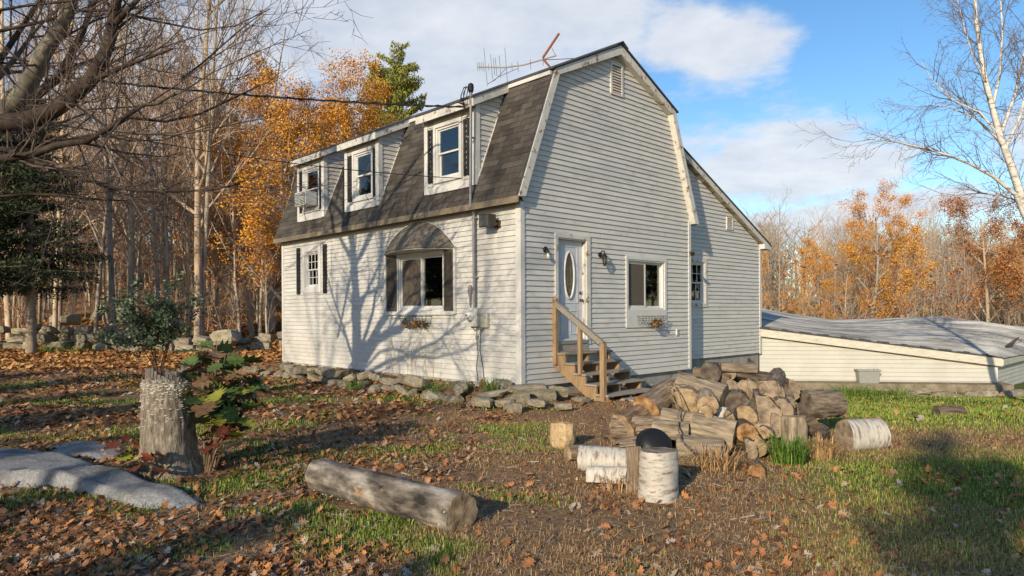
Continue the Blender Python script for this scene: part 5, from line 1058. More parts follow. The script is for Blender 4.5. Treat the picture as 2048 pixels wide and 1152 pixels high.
# --- woods right of the house
GR = 'bare trees behind the low outbuilding'
n_done = 0
while n_done < 70:
    dp = 36+26*rt.random(); px = rt.uniform(1490, 2230); x_ = (px-1024)/1370*dp
    if any((x_-u)**2+(dp-w_)**2 < 1.6 for u, w_ in used): continue
    used.append((x_, dp)); k = rt.randrange(6); s_ = rt.uniform(.34, .48)*(dp/46)
    lf = rt.random() < .10
    place(FL[rt.randrange(2)] if lf else FT[k], x_, dp, rt.uniform(0, 6.28), s_, 'woodland_oak' if lf else 'bare_tree', 'bare tree with a few rusty leaves behind the low outbuilding' if lf else 'pale bare tree standing behind the low outbuilding', GR); n_done += 1
for k, (px, dp, s_, kk) in enumerate(((1655, 38, .38, 0), (1730, 37, .54, 0), (1790, 38.5, .46, 0))):
    place(OAK[kk], (px-1024)/1370*dp, dp, k*2.4+.5, s_, 'orange_oak', 'oak with bright orange autumn leaves behind the low outbuilding', 'orange oaks behind the low outbuilding')
for k, (px, dp, s_) in enumerate(((1975, 42, .66), (2050, 43, .72), (2150, 42, .70))):
    place(OAK[2], (px-1024)/1370*dp, dp, k*1.9, s_, 'rust_oak', 'broad oak with rust brown leaves behind the low outbuilding', 'rust brown oaks behind the low outbuilding')
# --- brush in the wood edge
for k in range(130):
    if k < 85: dp = rt.uniform(32.5, 46); px = rt.uniform(-120, 560)
    else: dp = rt.uniform(30, 40); px = rt.uniform(1520, 2150)
    x_ = (px-1024)/1370*dp; t = place(SHR[rt.randrange(2)], x_, dp, rt.uniform(0, 6.28), rt.uniform(.6, 1.25), 'sapling', 'thin bare sapling in the brush beyond the stone wall' if k < 85 else 'thin bare sapling in the brush behind the low outbuilding', 'saplings beyond the stone wall' if k < 85 else 'saplings behind the low outbuilding')
# --- the far woods that read as one mass
rs = np.random.default_rng(55); out = []
for k in range(900):
    left_ = k < 560; dp = rs.uniform(58, 95); px = rs.uniform(-350, 1000) if left_ else rs.uniform(1480, 2350); x_ = (px-1024)/1370*dp; h = rs.uniform(9, 17) if left_ else rs.uniform(7, 10.5)
    z0 = gz(x_, dp)-.5; p, _ = poly(rs, (x_, dp, z0), (rs.normal(0, .03), rs.normal(0, .03), 1), h, 6, .03, .01); out.append((p, np.linspace(rs.uniform(.08, .17), .02, 6)))
    for c in range(13):
        t = rs.uniform(.15, 1); i = min(int(t*5), 4); s = p[i]+(p[i+1]-p[i])*(t*5-i) if i < 5 else p[-1]; az = rs.uniform(0, 6.28); b_, _ = poly(rs, s, (math.cos(az)*.8, math.sin(az)*.8, .9), rs.uniform(1.5, 4), 4, .15, .05); out.append((b_, np.linspace(.035, .008, 4)))
        for e in range(4):
            i = rs.integers(0, 3); az = rs.uniform(0, 6.28); q, _ = poly(rs, b_[i], (math.cos(az), math.sin(az), .7), rs.uniform(.7, 1.8), 3, .2, .05); out.append((q, np.linspace(.018, .008, 3)))
v, f = tubes(out); fw = np_mesh('distant_woods', v, f, B_tan, smooth=True); setp(fw, 'mass of distant bare woods closing the view behind the nearer trees', 'woods', None, 'stuff')
# --- conifers
def conifer(seed, h, r0, rb, nw, z0, needles, leafm, barkm, droop, size=.10, dense=60, pw_=.8):
    rs = np.random.default_rng(seed); out = [(np.array([[0, 0, -.3], [.02, .02, h*.3], [0, .03, h*.65], [0, 0, h]]), np.array([r0, r0*.75, r0*.4, .015]))]; br, C = [], []
    for w_ in range(nw):
        t = w_/nw; z = z0+(h-z0)*t**.92; L = rb*(1-t)**pw_+.2
        for b in range(5 if t < .8 else 4):
            az = rs.uniform(0, 6.28); l = L*rs.uniform(.65 if droop < .2 else .35, 1.15); d = np.array([math.cos(az), math.sin(az), droop*(1-t)+.25*t+(rs.normal(0, .25) if droop > .2 else 0)]); p, _ = poly(rs, (0, 0, z+(rs.normal(0, .45)-.3 if droop > .2 else rs.normal(0, .12))), d, l, 6, .05, .03 if droop > -.2 else .05); br.append((p, np.linspace(.03*(1-t)+.008, .004, 6)))
            m = int(dense*l); s = rs.random(m)**.7; q = s*5; i = np.minimum(q.astype(int), 4); c = p[i]+(p[i+1]-p[i])*(q-i)[:, None]; sd = np.array([-math.sin(az), math.cos(az), 0]); wdt = .42*l*(1-.55*s)*(.25+s)
            C.append(c+sd*(rs.uniform(-1, 1, m)*wdt)[:, None]*.8+np.array([0, 0, 1])*rs.normal(-.10, .10, m)[:, None])
    v, f = tubes(out); tr = np_mesh('trunk', v, f, barkm, smooth=True).data; v, f = tubes(br); cr = np_mesh('crown', v, f, barkm, smooth=True).data
    C = np.concatenate(C); v, f = leaf_quads(rs, C, size, .4, .35); lf = np_mesh('leaves', v, f, leafm).data
    for o in [o for o in col.objects if o.data in (tr, cr, lf)]: bpy.data.objects.remove(o)
    return [tr, cr, lf]
B_spr = pbr('spruce_bark', [(.3, (.16, .12, .085)), (.7, (.36, .29, .22))], scale=8, rough=.95, bump=.5)
SPRUCE = conifer(41, 11.5, .21, 3.0, 36, 2.9, 1, L_gr, B_spr, -.12, .08, 100)
place(SPRUCE, (62-1024)/1370*28, 28, 2.0, 1.0, 'spruce_tree', 'dark green spruce with bare pale lower trunk on the lawn before the stone wall', None)
place(SPRUCE, (-75-1024)/1370*27, 27, 4.0, 1.0, 'spruce_tree', 'second dark spruce beside the bare trunked spruce', None)
PINE = conifer(42, 20.5, .30, 3.5, 32, 10.5, 1, L_pi, B_gry, .45, .12, 150, .24)
place(PINE, (790-1024)/1370*50, 50, 0, .90, 'pine_tree', 'tall yellow green pine standing above the house roof', None)
# --- the big maple whose limbs hang in from the side
def limb(pts, r0, r1):
    P = np.array([tuple(at(*p)) for p in pts]); return P, np.linspace(r0, r1, len(P))
LIMBS = [limb([(-185, 330, 9.2), (-60, 275, 9.2), (0, 232, 9.2), (42, 192, 9.1), (70, 145, 9.1), (88, 105, 9.0), (118, 60, 9.0), (138, 20, 8.9), (155, -60, 8.8), (185, -160, 8.7)], .14, .06),
 limb([(-185, 335, 9.2), (-60, 262, 9.4), (25, 218, 9.6), (75, 190, 9.8), (118, 155, 9.9), (138, 115, 10), (165, 65, 10.1), (190, 0, 10.2), (215, -90, 10.3)], .08, .035),
 limb([(-185, 340, 9.0), (-60, 262, 9.0), (15, 245, 8.9), (60, 240, 8.8), (105, 222, 8.8), (145, 195, 8.7), (178, 163, 8.7), (196, 135, 8.6), (215, 95, 8.6), (226, 45, 8.6), (233, 0, 8.5), (240, -90, 8.4)], .13, .055),
 limb([(176, 166, 8.7), (205, 152, 8.6), (250, 132, 8.5), (295, 116, 8.4), (345, 98, 8.3)], .04, .012), limb([(228, 50, 8.6), (248, 28, 8.5), (275, 0, 8.4), (320, -60, 8.3)], .045, .02),
 limb([(-185, 350, 8.8), (-60, 318, 8.6), (10, 316, 8.5), (60, 310, 8.4), (115, 290, 8.3), (175, 282, 8.2), (215, 258, 8.1), (255, 230, 8.0), (288, 210, 7.9), (315, 208, 7.9), (350, 188, 7.8)], .06, .012),
 limb([(-185, 355, 9.4), (-60, 290, 9.4), (20, 288, 9.4), (80, 293, 9.4), (150, 278, 9.5), (200, 268, 9.6), (258, 235, 9.7), (330, 243, 9.8), (400, 228, 9.9), (470, 195, 10), (520, 170, 10.1)], .045, .01),
 limb([(-185, 360, 9.0), (-60, 300, 8.9), (10, 298, 8.8), (60, 318, 8.8), (110, 340, 8.7), (180, 362, 8.7), (250, 378, 8.6), (330, 384, 8.6), (420, 380, 8.5), (480, 368, 8.5)], .042, .010),
 limb([(-185, 350, 9.0), (-40, 395, 9.1), (60, 388, 9.1), (130, 392, 9.2), (210, 400, 9.2), (300, 402, 9.3)], .032, .008), limb([(-60, 200, 8.6), (0, 20, 8.4), (60, 10, 8.3), (140, 2, 8.2), (200, -12, 8.1)], .03, .012),
 limb([(-60, 120, 9.0), (0, 62, 9.0), (90, 42, 8.9), (160, 22, 8.9), (230, 20, 8.8), (300, 40, 8.8), (400, 60, 8.7), (470, 52, 8.6), (540, 18, 8.5)], .028, .006),
 limb([(360, 160, 10.2), (400, 130, 10.2), (440, 95, 10.1), (480, 60, 10.1), (530, 22, 10)], .02, .006), limb([(-60, 320, 10.5), (0, 120, 10.3), (40, 60, 10.2), (100, -30, 10)], .05, .03)]
rs = np.random.default_rng(91); mp_out, tips = [], []
for P, rr in LIMBS:
    mp_out.append((0, P, rr)); Lt = np.linalg.norm(np.diff(P, axis=0), axis=1).sum()
    for c in range(int(Lt*3.3)):
        t = rs.uniform(.22, 1)*(len(P)-1); i = min(int(t), len(P)-2); s = P[i]+(P[i+1]-P[i])*(t-i); dl = unit(P[i+1]-P[i]); nd = unit(dl*.75+rs.normal(0, .62, 3)+np.array([.12, 0, .12]))
        grow(rs, s, nd, rs.uniform(.7, 2.1), min(.018, rr[i]*.5), 0, [(6, .11, .04, 6, .65, .55, .15), (4, .14, .03, 4, .65, .55, .2), (3, .18, .02, 0, 0, 0, 0)], mp_out, tips)
mbase = at(-260, 900, 9.3); mbase.z = gz(mbase.x, mbase.y)
maple = empty('maple_tree', mbase); setp(maple, 'big bare maple with thick mossy limbs reaching over the yard', 'tree')
tp = at(-185, 338, 9.1); tk = np.array([[mbase.x, mbase.y, mbase.z-.3], [mbase.x, mbase.y, .3], [mbase.x+.1, mbase.y, 1.5], [(mbase.x+tp.x)/2+.05, mbase.y-.1, 2.6], [tp.x, tp.y, tp.z], [tp.x+.1, tp.y+.2, tp.z+1.5], [tp.x-.2, tp.y+.2, tp.z+4]])
big = [(tk, np.array([.50, .40, .34, .30, .24, .18, .1]))]
for c in range(10): grow(rs, tk[5+(c % 2)]-np.array([0, 0, .4*(c//2)]), unit(np.array([rs.normal(-.1, .7), rs.normal(-.2, .7), .8])), rs.uniform(2.5, 5), .07, 0, [(7, .1, .03, 7, .7, .5, .2), (5, .13, .03, 6, .7, .5, .2), (4, .15, .02, 4, .7, .5, .2), (3, .2, 0, 0, 0, 0, 0)], mp_out, tips)
v, f = tubes(big+[(P, r_) for P, r_ in LIMBS]); o = np_mesh('trunk', v-np.array(mbase), f, B_map, maple, smooth=True)
v, f = tubes([(o_[1], o_[2]) for o_ in mp_out[len(LIMBS):] if True]); o = np_mesh('crown', v-np.array(mbase), f, B_mtw, maple, smooth=True)
# --- the white birch at the right edge
BL = [limb([(2135, 850, 14), (2110, 650, 14), (2075, 500, 14), (2045, 400, 14), (2022, 330, 14), (2000, 272, 14), (1985, 215, 14), (1972, 165, 14), (1962, 110, 14), (1952, 40, 14), (1948, -40, 14)], .10, .028),
 limb([(2072, 490, 14), (2030, 388, 13.8), (1985, 352, 13.7), (1940, 328, 13.6), (1895, 310, 13.5), (1850, 297, 13.4), (1790, 283, 13.3), (1730, 278, 13.2)], .045, .006), limb([(2090, 560, 14), (2048, 408, 14.3), (2010, 392, 14.4), (1960, 386, 14.5), (1900, 392, 14.6)], .035, .008),
 limb([(1998, 270, 14), (1960, 225, 13.9), (1905, 200, 13.8), (1865, 160, 13.7), (1843, 125, 13.7)], .03, .005), limb([(2004, 285, 14), (1950, 235, 14.2), (1890, 212, 14.3), (1850, 210, 14.4)], .025, .005),
 limb([(1985, 215, 14), (2000, 150, 14.1), (2005, 60, 14.2), (2000, -20, 14.3)], .035, .012), limb([(2000, 272, 14), (2030, 190, 14.2), (2052, 90, 14.3), (2060, -20, 14.3)], .04, .012), limb([(2010, 300, 14), (2042, 230, 13.8), (2060, 150, 13.7), (2085, 60, 13.6)], .035, .01), limb([(1975, 175, 14), (1945, 110, 13.9), (1930, 60, 13.8), (1915, 0, 13.7)], .02, .006)]
rs = np.random.default_rng(77); bo, tips = [], []
for P, rr in BL:
    Lt = np.linalg.norm(np.diff(P, axis=0), axis=1).sum()
    for c in range(int(Lt*5.5)):
        t = rs.uniform(.25, 1)*(len(P)-1); i = min(int(t), len(P)-2); s = P[i]+(P[i+1]-P[i])*(t-i); dl = unit(P[i+1]-P[i]); nd = unit(dl*.7+rs.normal(0, .55, 3)+np.array([0, 0, .2]))
        grow(rs, s, nd, rs.uniform(.4, 1.3), min(.010, rr[i]*.5), 0, [(5, .14, .02, 5, .6, .55, .15), (4, .16, .0, 3, .6, .55, .2), (3, .18, -.03, 0, 0, 0, 0)], bo, tips)
bb = Vector(tuple(BL[0][0][0])); birch = empty('birch_tree', (bb.x, bb.y, gz(bb.x, bb.y))); setp(birch, 'slender white birch with bare drooping twigs leaning over the low outbuilding', 'tree')
v, f = tubes(BL); np_mesh('trunk', v-np.array(birch.location), f, B_bir, birch, smooth=True)
v, f = tubes([(o_[1], o_[2]) for o_ in bo]); np_mesh('crown', v-np.array(birch.location), f, pbr('birch_twigs', [(.3, (.10, .07, .055)), (.7, (.26, .21, .18))], scale=6, rough=.9, bump=0), birch, smooth=True)
# --- trees standing behind the viewer: they throw the shade that lies over the yard
GB = 'evergreens behind the viewer'
cs = lambda c, s: (.891*c+.454*s, -.454*c+.891*s)
for k, (c, s, sc_) in enumerate(((-4.3, -8.5, .43), (-6.6, -9.5, .47), (-8.8, -7.6, .45), (-11.5, -8.8, .56), (-14.5, -8, .58), (-17.5, -7, .66), (-20.5, -6, .66), (-10, -12, .55), (-2.6, -6.5, .36), (.95, -13, .73))):
    x_, y_ = cs(c, s); place(SPRUCE, x_, y_, k*1.1, sc_, 'spruce_tree', 'dark spruce in the hedge that shades the front yard', GB)
for k, (c, s, sc_, kk) in enumerate(((2.2, -15, .62, 4), (-7.2, -12, 1.12, 4), (-13, -13, 1.15, 4), (-9.6, -17, 1.25, 4), (5.6, -16, .7, 4))):
    x_, y_ = cs(c, s); place(FT[kk], x_, y_, k*1.9, sc_, 'bare_tree', 'bare roadside tree facing the house from across the yard', 'bare trees behind the viewer')

# --- woods to either side of the view, mirrored in the window glass
for k in range(90):
    left_ = k < 66; sg = -1 if left_ else 1; y_ = rt.uniform(17, 44) if left_ else rt.uniform(4, 36); x_ = sg*(rt.uniform(54, 76) if left_ else rt.uniform(max(36, 1.0*y_), max(36, 1.0*y_)+22))
    pr = SPRUCE if k % 3 == 0 else FL[k % 2] if k % 3 == 1 else FT[k % 6]
    place(pr, x_, y_, rt.uniform(0, 6.28), rt.uniform(1.2, 1.6) if pr is SPRUCE else rt.uniform(.85, 1.1), 'spruce_tree' if pr is SPRUCE else 'bare_tree', ('dark tall spruce' if pr is SPRUCE else 'bare tree with some brown leaves' if k % 3 == 1 else 'plain bare tree')+' in the woods to the side of the yard', 'woods to the sides of the yard')
# ------------------------------------------------------------------ plants, grass and fallen leaves
OUT = [(0, -.5), (.10, -.40), (.30, -.36), (.16, -.20), (.40, -.08), (.18, .04), (.36, .22), (.14, .28), (.16, .42), (0, .52)]
def leaf_proto(w=1.0):
    r_ = [(x*w, y) for x, y in OUT]; l_ = [(-x, y) for x, y in r_[-2:0:-1]]; p = r_+l_; v = [(0, 0, .0)]+[(x, y, .16*abs(x)+.10*y*y) for x, y in p]; n_ = len(p)
    return np.array(v), np.array([(0, k+1, (k+1) % n_+1) for k in range(n_)])
LV, LF = leaf_proto()
SV = np.array([(0, -.5, .03), (.32, 0, .09), (0, .5, .05), (-.32, 0, .09)]); SF = np.array([(0, 1, 2), (0, 2, 3)])
def scatter(name, n_, sampler, size, proto, mat, seed, lift=.012, tilt=.35, sz=(.6, 1.3)):
    """flat leaves strewn on the ground as one mesh"""
    rs = np.random.default_rng(seed); x, y = sampler(rs, n_); n_ = len(x); V0, F0 = proto; s = size*rs.uniform(*sz, n_); a = rs.uniform(0, 6.283, n_); tx = rs.normal(0, tilt, n_); ty = rs.normal(0, tilt, n_); cu = rs.uniform(-1.2, 3.6, n_)
    px = V0[None, :, 0]*s[:, None]; py = V0[None, :, 1]*s[:, None]; pz = V0[None, :, 2]*s[:, None]*cu[:, None]+px*tx[:, None]+py*ty[:, None]
    X_ = x[:, None]+px*np.cos(a)[:, None]-py*np.sin(a)[:, None]; Y_ = y[:, None]+px*np.sin(a)[:, None]+py*np.cos(a)[:, None]; Z_ = (ground_z(x, y)+lift*rs.uniform(.4, 1.8, n_))[:, None]+np.maximum(pz, -.25*s[:, None])
    Z_ = Z_+np.maximum(0, (ground_z(x, y)+.004)[:, None]-Z_.min(1, keepdims=True))
    v = np.stack([X_, Y_, Z_], -1).reshape(-1, 3); f = (F0[None]+(np.arange(n_)*len(V0))[:, None, None]).reshape(-1, 3)
    o = np_mesh(name, v, f, mat); return o
def free(x, y):
    b, a = to_house(x, y); inside = ((b > -.05) & (b < 5.9) & (a > 0) & (a < 10)) | ((b > 5.8) & (b < 10.7) & (a > .4) & (a < 8)); ann = (x > 7.2) & (y > 20.3-(x-7.5)*.155-.45)
    return ~(inside | ann)
def view_pts(rs, n_, d0, d1, px0=-120, px1=2170, pw=1.0):
    d = d0+(d1-d0)*rs.random(n_)**pw; px = rs.uniform(px0, px1, n_); x = (px-1024)/1370*d; return x, d
def leaf_sampler(d0, d1, pw, k_right):
    def f(rs, n_):
        x, y = view_pts(rs, n_, d0, d1, pw=pw); p = np.where(x < -1.3+.10*y, .72, np.where(x < 2.2, .20, k_right)); p = p*(.55+.8*vnoise(x, y, 1.1, 71)+.6*vnoise(x, y, .4, 72)); b, a = to_house(x, y)
        bare = np.exp(-(((x-.9)/1.3)**2+((y-10.2)/1.7)**2)); p = p*(1-.85*bare); p = np.where(y > 15, p+.25, p); p = np.where((x > 3) & (y > 9.8), .04, p)
        k = (rs.random(n_) < p) & free(x, y); return x[k], y[k]
    return f
LIT = pbr('fallen_leaves', [(0, (.09, .045, .026)), (.25, (.20, .095, .045)), (.5, (.35, .16, .07)), (.72, (.48, .21, .075)), (.86, (.36, .25, .16)), (1, (.42, .36, .30))], islramp=True, rough=.85, bump=0)
LITF = pbr('fallen_leaves_gold', [(0, (.20, .09, .04)), (.3, (.36, .165, .055)), (.65, (.50, .25, .085)), (1, (.56, .36, .15))], islramp=True, rough=.85, bump=0)
setp(scatter('leaf_litter', 46000, leaf_sampler(4.0, 11, 1.15, .12), .064, (LV, LF), LIT, 1, .012, .5, (.4, 1.35)), 'brown oak leaves strewn thickly over the front yard', 'leaves', None, 'stuff')
setp(scatter('leaf_litter', 52000, leaf_sampler(10.5, 24, 1.0, .05), .12, (SV, SF), LIT, 2), 'brown leaf carpet on the ground left of the house', 'leaves', None, 'stuff')
setp(scatter('leaf_litter', 42000, lambda rs, n_: tuple(q[(k := free(*xy) & (xy[0] < -1))] for q in xy) if (xy := view_pts(rs, n_, 21, 50, -150, 700)) else None, .21, (SV, SF), LITF, 3, .03), 'golden brown leaf carpet along the stone wall and the wood floor', 'leaves', None, 'stuff')
# large single leaves near the viewer
me = bpy.data.meshes.new('oak_leaf'); me.from_pydata([tuple(q) for q in LV], [], [tuple(q) for q in LF]); me.update()
L_one = pbr('single_leaf', [(.3, (.30, .12, .05)), (.7, (.45, .20, .075))], scale=9, rough=.8, bump=.2, rnd=.42); me.materials.append(L_one)
rs = np.random.default_rng(8)
for k in range(64):
    d = 4.5+3.3*rs.random(); px = rs.uniform(20, 2030); x_ = (px-1024)/1370*d
    o = link('oak_leaf', me); s_ = rs.uniform(.07, .115); o.location = (x_, d, gz(x_, d)+.022); o.scale = (s_*rs.uniform(.8, 1.2), s_, s_*rs.uniform(.6, 2.4)); o.rotation_euler = (rs.normal(0, .3), rs.normal(0, .3), rs.uniform(0, 6.28)); setp(o, 'curled rust coloured oak leaf lying in the front yard', 'leaf', 'single oak leaves in the front yard')
# grass
def blades(name, n_, sampler, h, w_, mat, seed, lean=.5):
    rs = np.random.default_rng(seed); x, y = sampler(rs, n_); n_ = len(x); z = ground_z(x, y)-.005; a = rs.uniform(0, 6.283, n_); hh = h*rs.uniform(.5, 1.4, n_); l = np.abs(rs.normal(0, lean, n_)); ww = w_*rs.uniform(.6, 1.3, n_)*(1+y/14)
    cx, sx = np.cos(a), np.sin(a); B0 = np.stack([x-sx*ww, y+cx*ww, z], -1); B1 = np.stack([x+sx*ww, y-cx*ww, z], -1); m0 = np.stack([x-sx*ww*.7+cx*hh*l*.35, y+cx*ww*.7+sx*hh*l*.35, z+hh*.6], -1); m1 = np.stack([x+sx*ww*.7+cx*hh*l*.35, y-cx*ww*.7+sx*hh*l*.35, z+hh*.6], -1); t = np.stack([x+cx*hh*l, y+sx*hh*l, z+hh*np.maximum(.45, 1-.35*l)], -1)
    v = np.stack([B0, B1, m0, m1, t], 1).reshape(-1, 3); f = (np.array([(0, 1, 3), (0, 3, 2), (2, 3, 4)])[None]+(np.arange(n_)*5)[:, None, None]).reshape(-1, 3); return np_mesh(name, v, f, mat)
def grass_sampler(d0, d1, pw, dens):
    def f(rs, n_):
        x, y = view_pts(rs, n_, d0, d1, pw=pw); w_ = lawn_w(x, y); k = (rs.random(n_) < np.clip(w_-.08, 0, 1)*dens) & free(x, y); return x[k], y[k]
    return f
GRS = pbr('lawn_grass', [(0, (.07, .125, .016)), (.5, (.17, .25, .032)), (.8, (.30, .35, .06)), (1, (.46, .39, .15))], islramp=True, rough=.6, bump=0)
DRY = pbr('dry_grass', [(0, (.22, .125, .058)), (.5, (.42, .26, .12)), (1, (.58, .41, .21))], islramp=True, rough=.8, bump=0)
setp(blades('grass', 230000, grass_sampler(4.0, 10.5, 1.2, 1), .045, .0021, GRS, 11), 'patchy short green grass in the front yard', 'grass', None, 'stuff')
setp(blades('grass', 110000, grass_sampler(9.5, 20, 1.0, 1), .06, .0035, GRS, 12), 'bright green lawn in front of the low outbuilding', 'grass', None, 'stuff')
def dry_s(rs, n_):
    x, y = view_pts(rs, n_, 4.1, 13.5, pw=1.15); p = .55+.5*vnoise(x, y, .8, 81); p = p+.6*np.exp(-((y-9.0)/.8)**2)*sm((x-2.3)/1); p = np.where(x < -1.2, p*.3, p); b, a = to_house(x, y); k = (rs.random(n_) < p) & free(x, y) & (lawn_w(x, y) < .75); return x[k], y[k]
setp(blades('dry_grass', 260000, dry_s, .042, .0018, DRY, 13, 1.9), 'flattened straw and needles over the bare soil', 'dry grass', None, 'stuff')
# bark chips and twigs on the soil
rs = np.random.default_rng(19); v = []; f = []; x, y = view_pts(rs, 2600, 4.1, 10.5, 250, 2000, 1.1)
mb = MB()
for k in range(len(x)):
    if x[k] > 2.6 and rs.random() < .7: continue
    L = abs(rs.normal(.02, .025))+.01; a = rs.uniform(0, 6.28); c = Vector((x[k], y[k], gz(x[k], y[k])+.008)); d = Vector((math.cos(a), math.sin(a), rs.normal(0, .1)))*L; mb.bar(c-d, c+d, rs.choice((.004, .006, .012, .024)), .006)
setp(mb.build('wood_chips', pbr('chips', [(0, (.08, .06, .045)), (.6, (.20, .16, .125)), (.9, (.34, .29, .24)), (1, (.5, .46, .4))], islramp=True, rough=.9, bump=0), None, fix=False), 'bark chips and splinters scattered over the soil in front of the log heap', 'wood chips', None, 'stuff')
# tufts: long grass by the heap, along the wall and the ledge
def tuft(px, py, dp, n_, h, spread, mat, label, group, lean=.7, z=None):
    p = at(px, py, dp); z0 = gz(p.x, p.y) if z is None else z; r_ = random.Random(int(px*7+py)); mb = MB()
    for _ in range(n_):
        a = r_.uniform(0, 6.28); q = r_.random()**.6*spread; x0, y0 = q*math.cos(a)*.5, q*math.sin(a)*.5; l = r_.uniform(.5, 1.15)*h; ln_ = abs(r_.gauss(0, lean))*l; w0 = r_.uniform(.003, .006); a2 = a+r_.gauss(0, .7); c, s = math.cos(a2), math.sin(a2)
        P = [Vector((x0, y0, -.02)), Vector((x0+c*ln_*.25, y0+s*ln_*.25, l*.5)), Vector((x0+c*ln_*.6, y0+s*ln_*.6, l*.8)), Vector((x0+c*ln_, y0+s*ln_, l*max(.35, .95-.4*ln_/l)))]; sd = Vector((-s, c, 0))
        mb.add([P[0]-sd*w0, P[0]+sd*w0, P[1]-sd*w0, P[1]+sd*w0, P[2]-sd*w0*.7, P[2]+sd*w0*.7, P[3]], [(0, 1, 3, 2), (2, 3, 5, 4), (4, 5, 6)])
    o = mb.build('grass_tuft', mat, None, fix=False); o.location = (p.x, p.y, z0); setp(o, label, 'grass tuft', group); return o
GT = pbr('tuft_green', [(0, (.035, .085, .012)), (.6, (.10, .19, .025)), (1, (.26, .30, .06))], islramp=True, rough=.55, bump=0)
tuft(1578, 930, 7.6, 260, .36, .34, GT, 'tall tuft of long green grass at the foot of the log heap', None)
tuft(1640, 910, 8.0, 160, .30, .35, DRY, 'tuft of dry yellow grass beside the thick birch round', None)
tuft(1430, 935, 7.3, 220, .26, .45, DRY, 'dry brown weeds in front of the log heap', None, 1.0)
tuft(1240, 968, 6.55, 90, .16, .35, DRY, 'dry weeds at the foot of the short birch logs', None, .9)
for k, (px, py, dp) in enumerate(((712, 745, 15.3), (985, 782, 12.8), (870, 770, 13.6), (1195, 762, 13.6), (925, 775, 13.2))):
    tuft(px, py, dp, 110, .30, .4, GT, 'green tuft of grass in the stone edged bed', 'grass tufts in the stone edged bed', .8)
for k, (px, py) in enumerate(((1690, 780), (1720, 783), (1740, 785), (1800, 783), (1660, 782))):
    tuft(px, py, 18.6, 80, .36, .6, GT, 'yellow green tuft below the ledge of the low outbuilding', 'tufts below the outbuilding ledge', 1.0)
for k, (px, py) in enumerate(((110, 690), (150, 688), (85, 700))): tuft(px, py, 29, 60, .55, .8, GT, 'yellow green tuft at the foot of the spruce trunk', 'tufts below the spruce', .9)
stems = MB()
for k in range(12):
    q = 2.0+ro.uniform(0, 2.2); stems.tube([(0, q-3, 0), (-.05, q-3+ro.uniform(-.1, .1), .4), (-.02, q-3+ro.uniform(-.2, .2), ro.uniform(.6, 1.0))], .004, 4)
o = stems.build('dry_stems', DRY, None); o.location = hw(-.25, 3, .2); o.rotation_euler = (0, 0, math.pi/2-AZ); setp(o, 'thin dry weed stems standing against the house wall', 'weeds')
# leafy oak sprouts round the stump
def oak_sprout(base, stems_, label, seed, cols, size):
    root = empty('oak_sprout', base); setp(root, label, 'sapling'); r_ = random.Random(seed)
    for (dx, dy, h, n_) in stems_:
        pts = [Vector((dx*.15, dy*.15, 0)), Vector((dx*.4, dy*.4, h*.45)), Vector((dx*.8, dy*.8, h*.8)), Vector((dx, dy, h))]; MB().tube(pts, [.012, .009, .007, .004], 5).build('stem', BARKS['brown'], root)
        for k in range(n_):
            t = .35+.65*(k+.5)/n_; q = t*3; i = min(int(q), 2); c = pts[i].lerp(pts[i+1], q-i); o = link('leaf', r_.choice(cols), root); a = 2.4*k+r_.uniform(-.5, .5); s_ = size*r_.uniform(.7, 1.25); d = Vector((math.cos(a), math.sin(a), r_.uniform(-.5, .35)))
            o.location = c+d*s_*.55; o.scale = (s_, s_, s_); o.rotation_mode = 'QUATERNION'; o.rotation_quaternion = d.to_track_quat('Y', 'Z') @ Matrix.Rotation(r_.gauss(0, .5), 4, 'Y').to_quaternion()
def leaf_me(c1, c2, nm):
    m_ = bpy.data.meshes.new(nm); v_, f_ = leaf_proto(1.15); m_.from_pydata([tuple(q) for q in v_], [], [tuple(q) for q in f_]); m_.materials.append(pbr(nm, [(.3, c1), (.7, c2)], scale=7, rough=.6, bump=.2, rnd=.3)); m_.update(); return m_
lg, ly, lr, lb = leaf_me((.04, .08, .024), (.10, .14, .04), 'leaf_green'), leaf_me((.22, .27, .04), (.40, .36, .07), 'leaf_yellow'), leaf_me((.10, .025, .018), (.20, .055, .03), 'leaf_red'), leaf_me((.10, .06, .035), (.22, .13, .07), 'leaf_brown')
oak_sprout(sb+Vector((.36, .06, .0)), [(.0, -.1, 1.4, 14), (.30, -.2, 1.3, 15), (.18, -.15, 1.15, 15), (.38, .05, 1.05, 14), (.10, .05, 1.45, 13), (.45, -.1, .8, 11), (.28, .2, 1.3, 13), (.55, .1, 1.0, 11), (.22, -.25, .95, 11)], 'leafy green and yellow oak sprouts growing up behind the tall stump', 3, [lg, lg, lg, ly, lb], .235)
oak_sprout(sb+Vector((-.02, -.38, .0)), [(.10, -.05, .34, 7), (-.10, .0, .30, 6)], 'small oak sprout with dark red leaves in front of the tall stump', 4, [lr, lr, lb], .17)
oak_sprout(sb+Vector((-.33, -.1, .0)), [(-.12, 0, .42, 8), (-.02, .05, .35, 6)], 'red leaved oak sprout on the rock side of the tall stump', 5, [lr, lb, ly], .16)
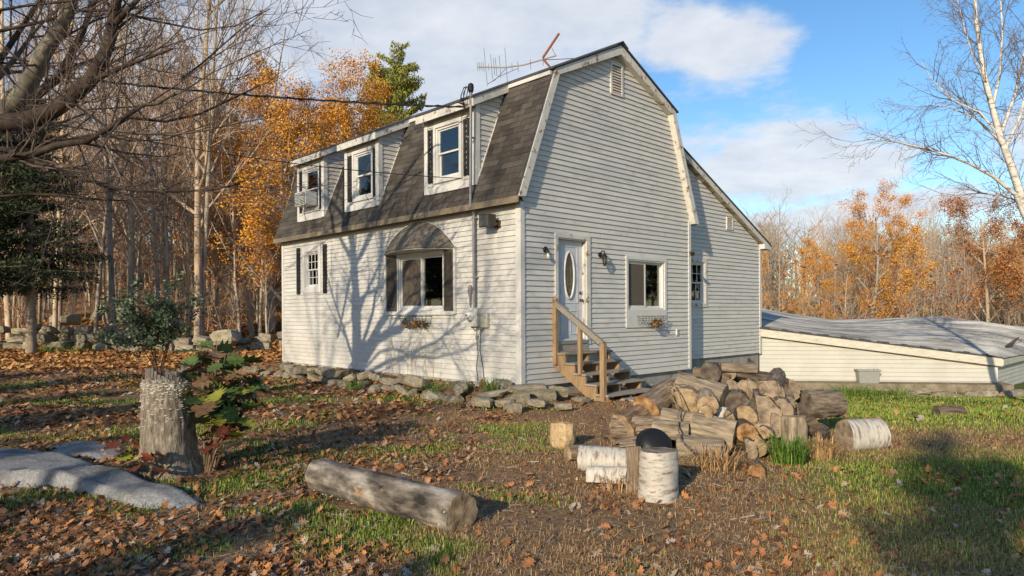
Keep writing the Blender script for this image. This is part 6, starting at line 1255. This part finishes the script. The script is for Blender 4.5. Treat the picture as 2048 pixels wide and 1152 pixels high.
oak_sprout(sb+Vector((.42, -.12, .0)), [(.15, .05, .55, 9), (.28, 0, .6, 9), (.05, .1, .5, 8)], 'dark red leaved oak sprout at the foot of the green sprouts', 6, [lr, lr, lb], .13)
# dark evergreen shrub behind the stump
def shrub(px, py, dp, h, wdt, n_, label, name, mats, size, seed):
    p = at(px, py, dp); base = Vector((p.x, p.y, gz(p.x, p.y))); root = empty(name, base); setp(root, label, 'shrub'); rs = np.random.default_rng(seed); out, tips = [], []
    for k in range(9):
        a = rs.uniform(0, 6.28); grow(rs, (0, 0, -.05), (math.cos(a)*.35*wdt/h*2, math.sin(a)*.35*wdt/h*2, 1), h*rs.uniform(.65, .95), .018, 0, [(6, .1, .03, 6, .7, .45, .3), (4, .14, .03, 3, .7, .5, .3), (3, .18, .02, 0, 0, 0, 0)], out, tips)
    v, f = tubes([(o_[1], o_[2]) for o_ in out]); np_mesh('stems', v, f, BARKS['dark'], root, smooth=True)
    T = np.array(tips); c = T[rs.integers(0, len(T), n_)]+rs.normal(0, .07, (n_, 3)); v, f = leaf_quads(rs, c, size, .1, .45); o = np_mesh('foliage', v, f, mats, root); o['kind'] = 'stuff'
L_sh = pbr('shrub_leaves', [(0, (.02, .045, .024)), (.6, (.05, .085, .042)), (1, (.12, .15, .08))], islramp=True, rough=.45, bump=0, spec=.5)
shrub(318, 752, 18.5, 2.5, 1.1, 5200, 'dark green evergreen shrub on the lawn beyond the tall stump', 'evergreen_shrub', L_sh, .055, 3)
shrub(590, 585, 42, 3.0, 2.0, 1500, 'rust leaved bush at the edge of the woods next to the house', 'rust_bush', L_br, .10, 4)
# white house among the trees far off
fh = empty('distant_house', at(150, 600, 72)); setp(fh, 'small white house glimpsed through the bare trees', 'house')
MB().box(-4.5, 4.5, 0, 6, -3, 2.2).build('wall', M_trim2, fh)
MB().prism([(-4.8, -.3, 2.15), (4.8, -.3, 2.15), (4.8, 3, 4.0), (-4.8, 3, 4.0)], (0, 0, .12)).build('roof', M_shing_dk, fh)
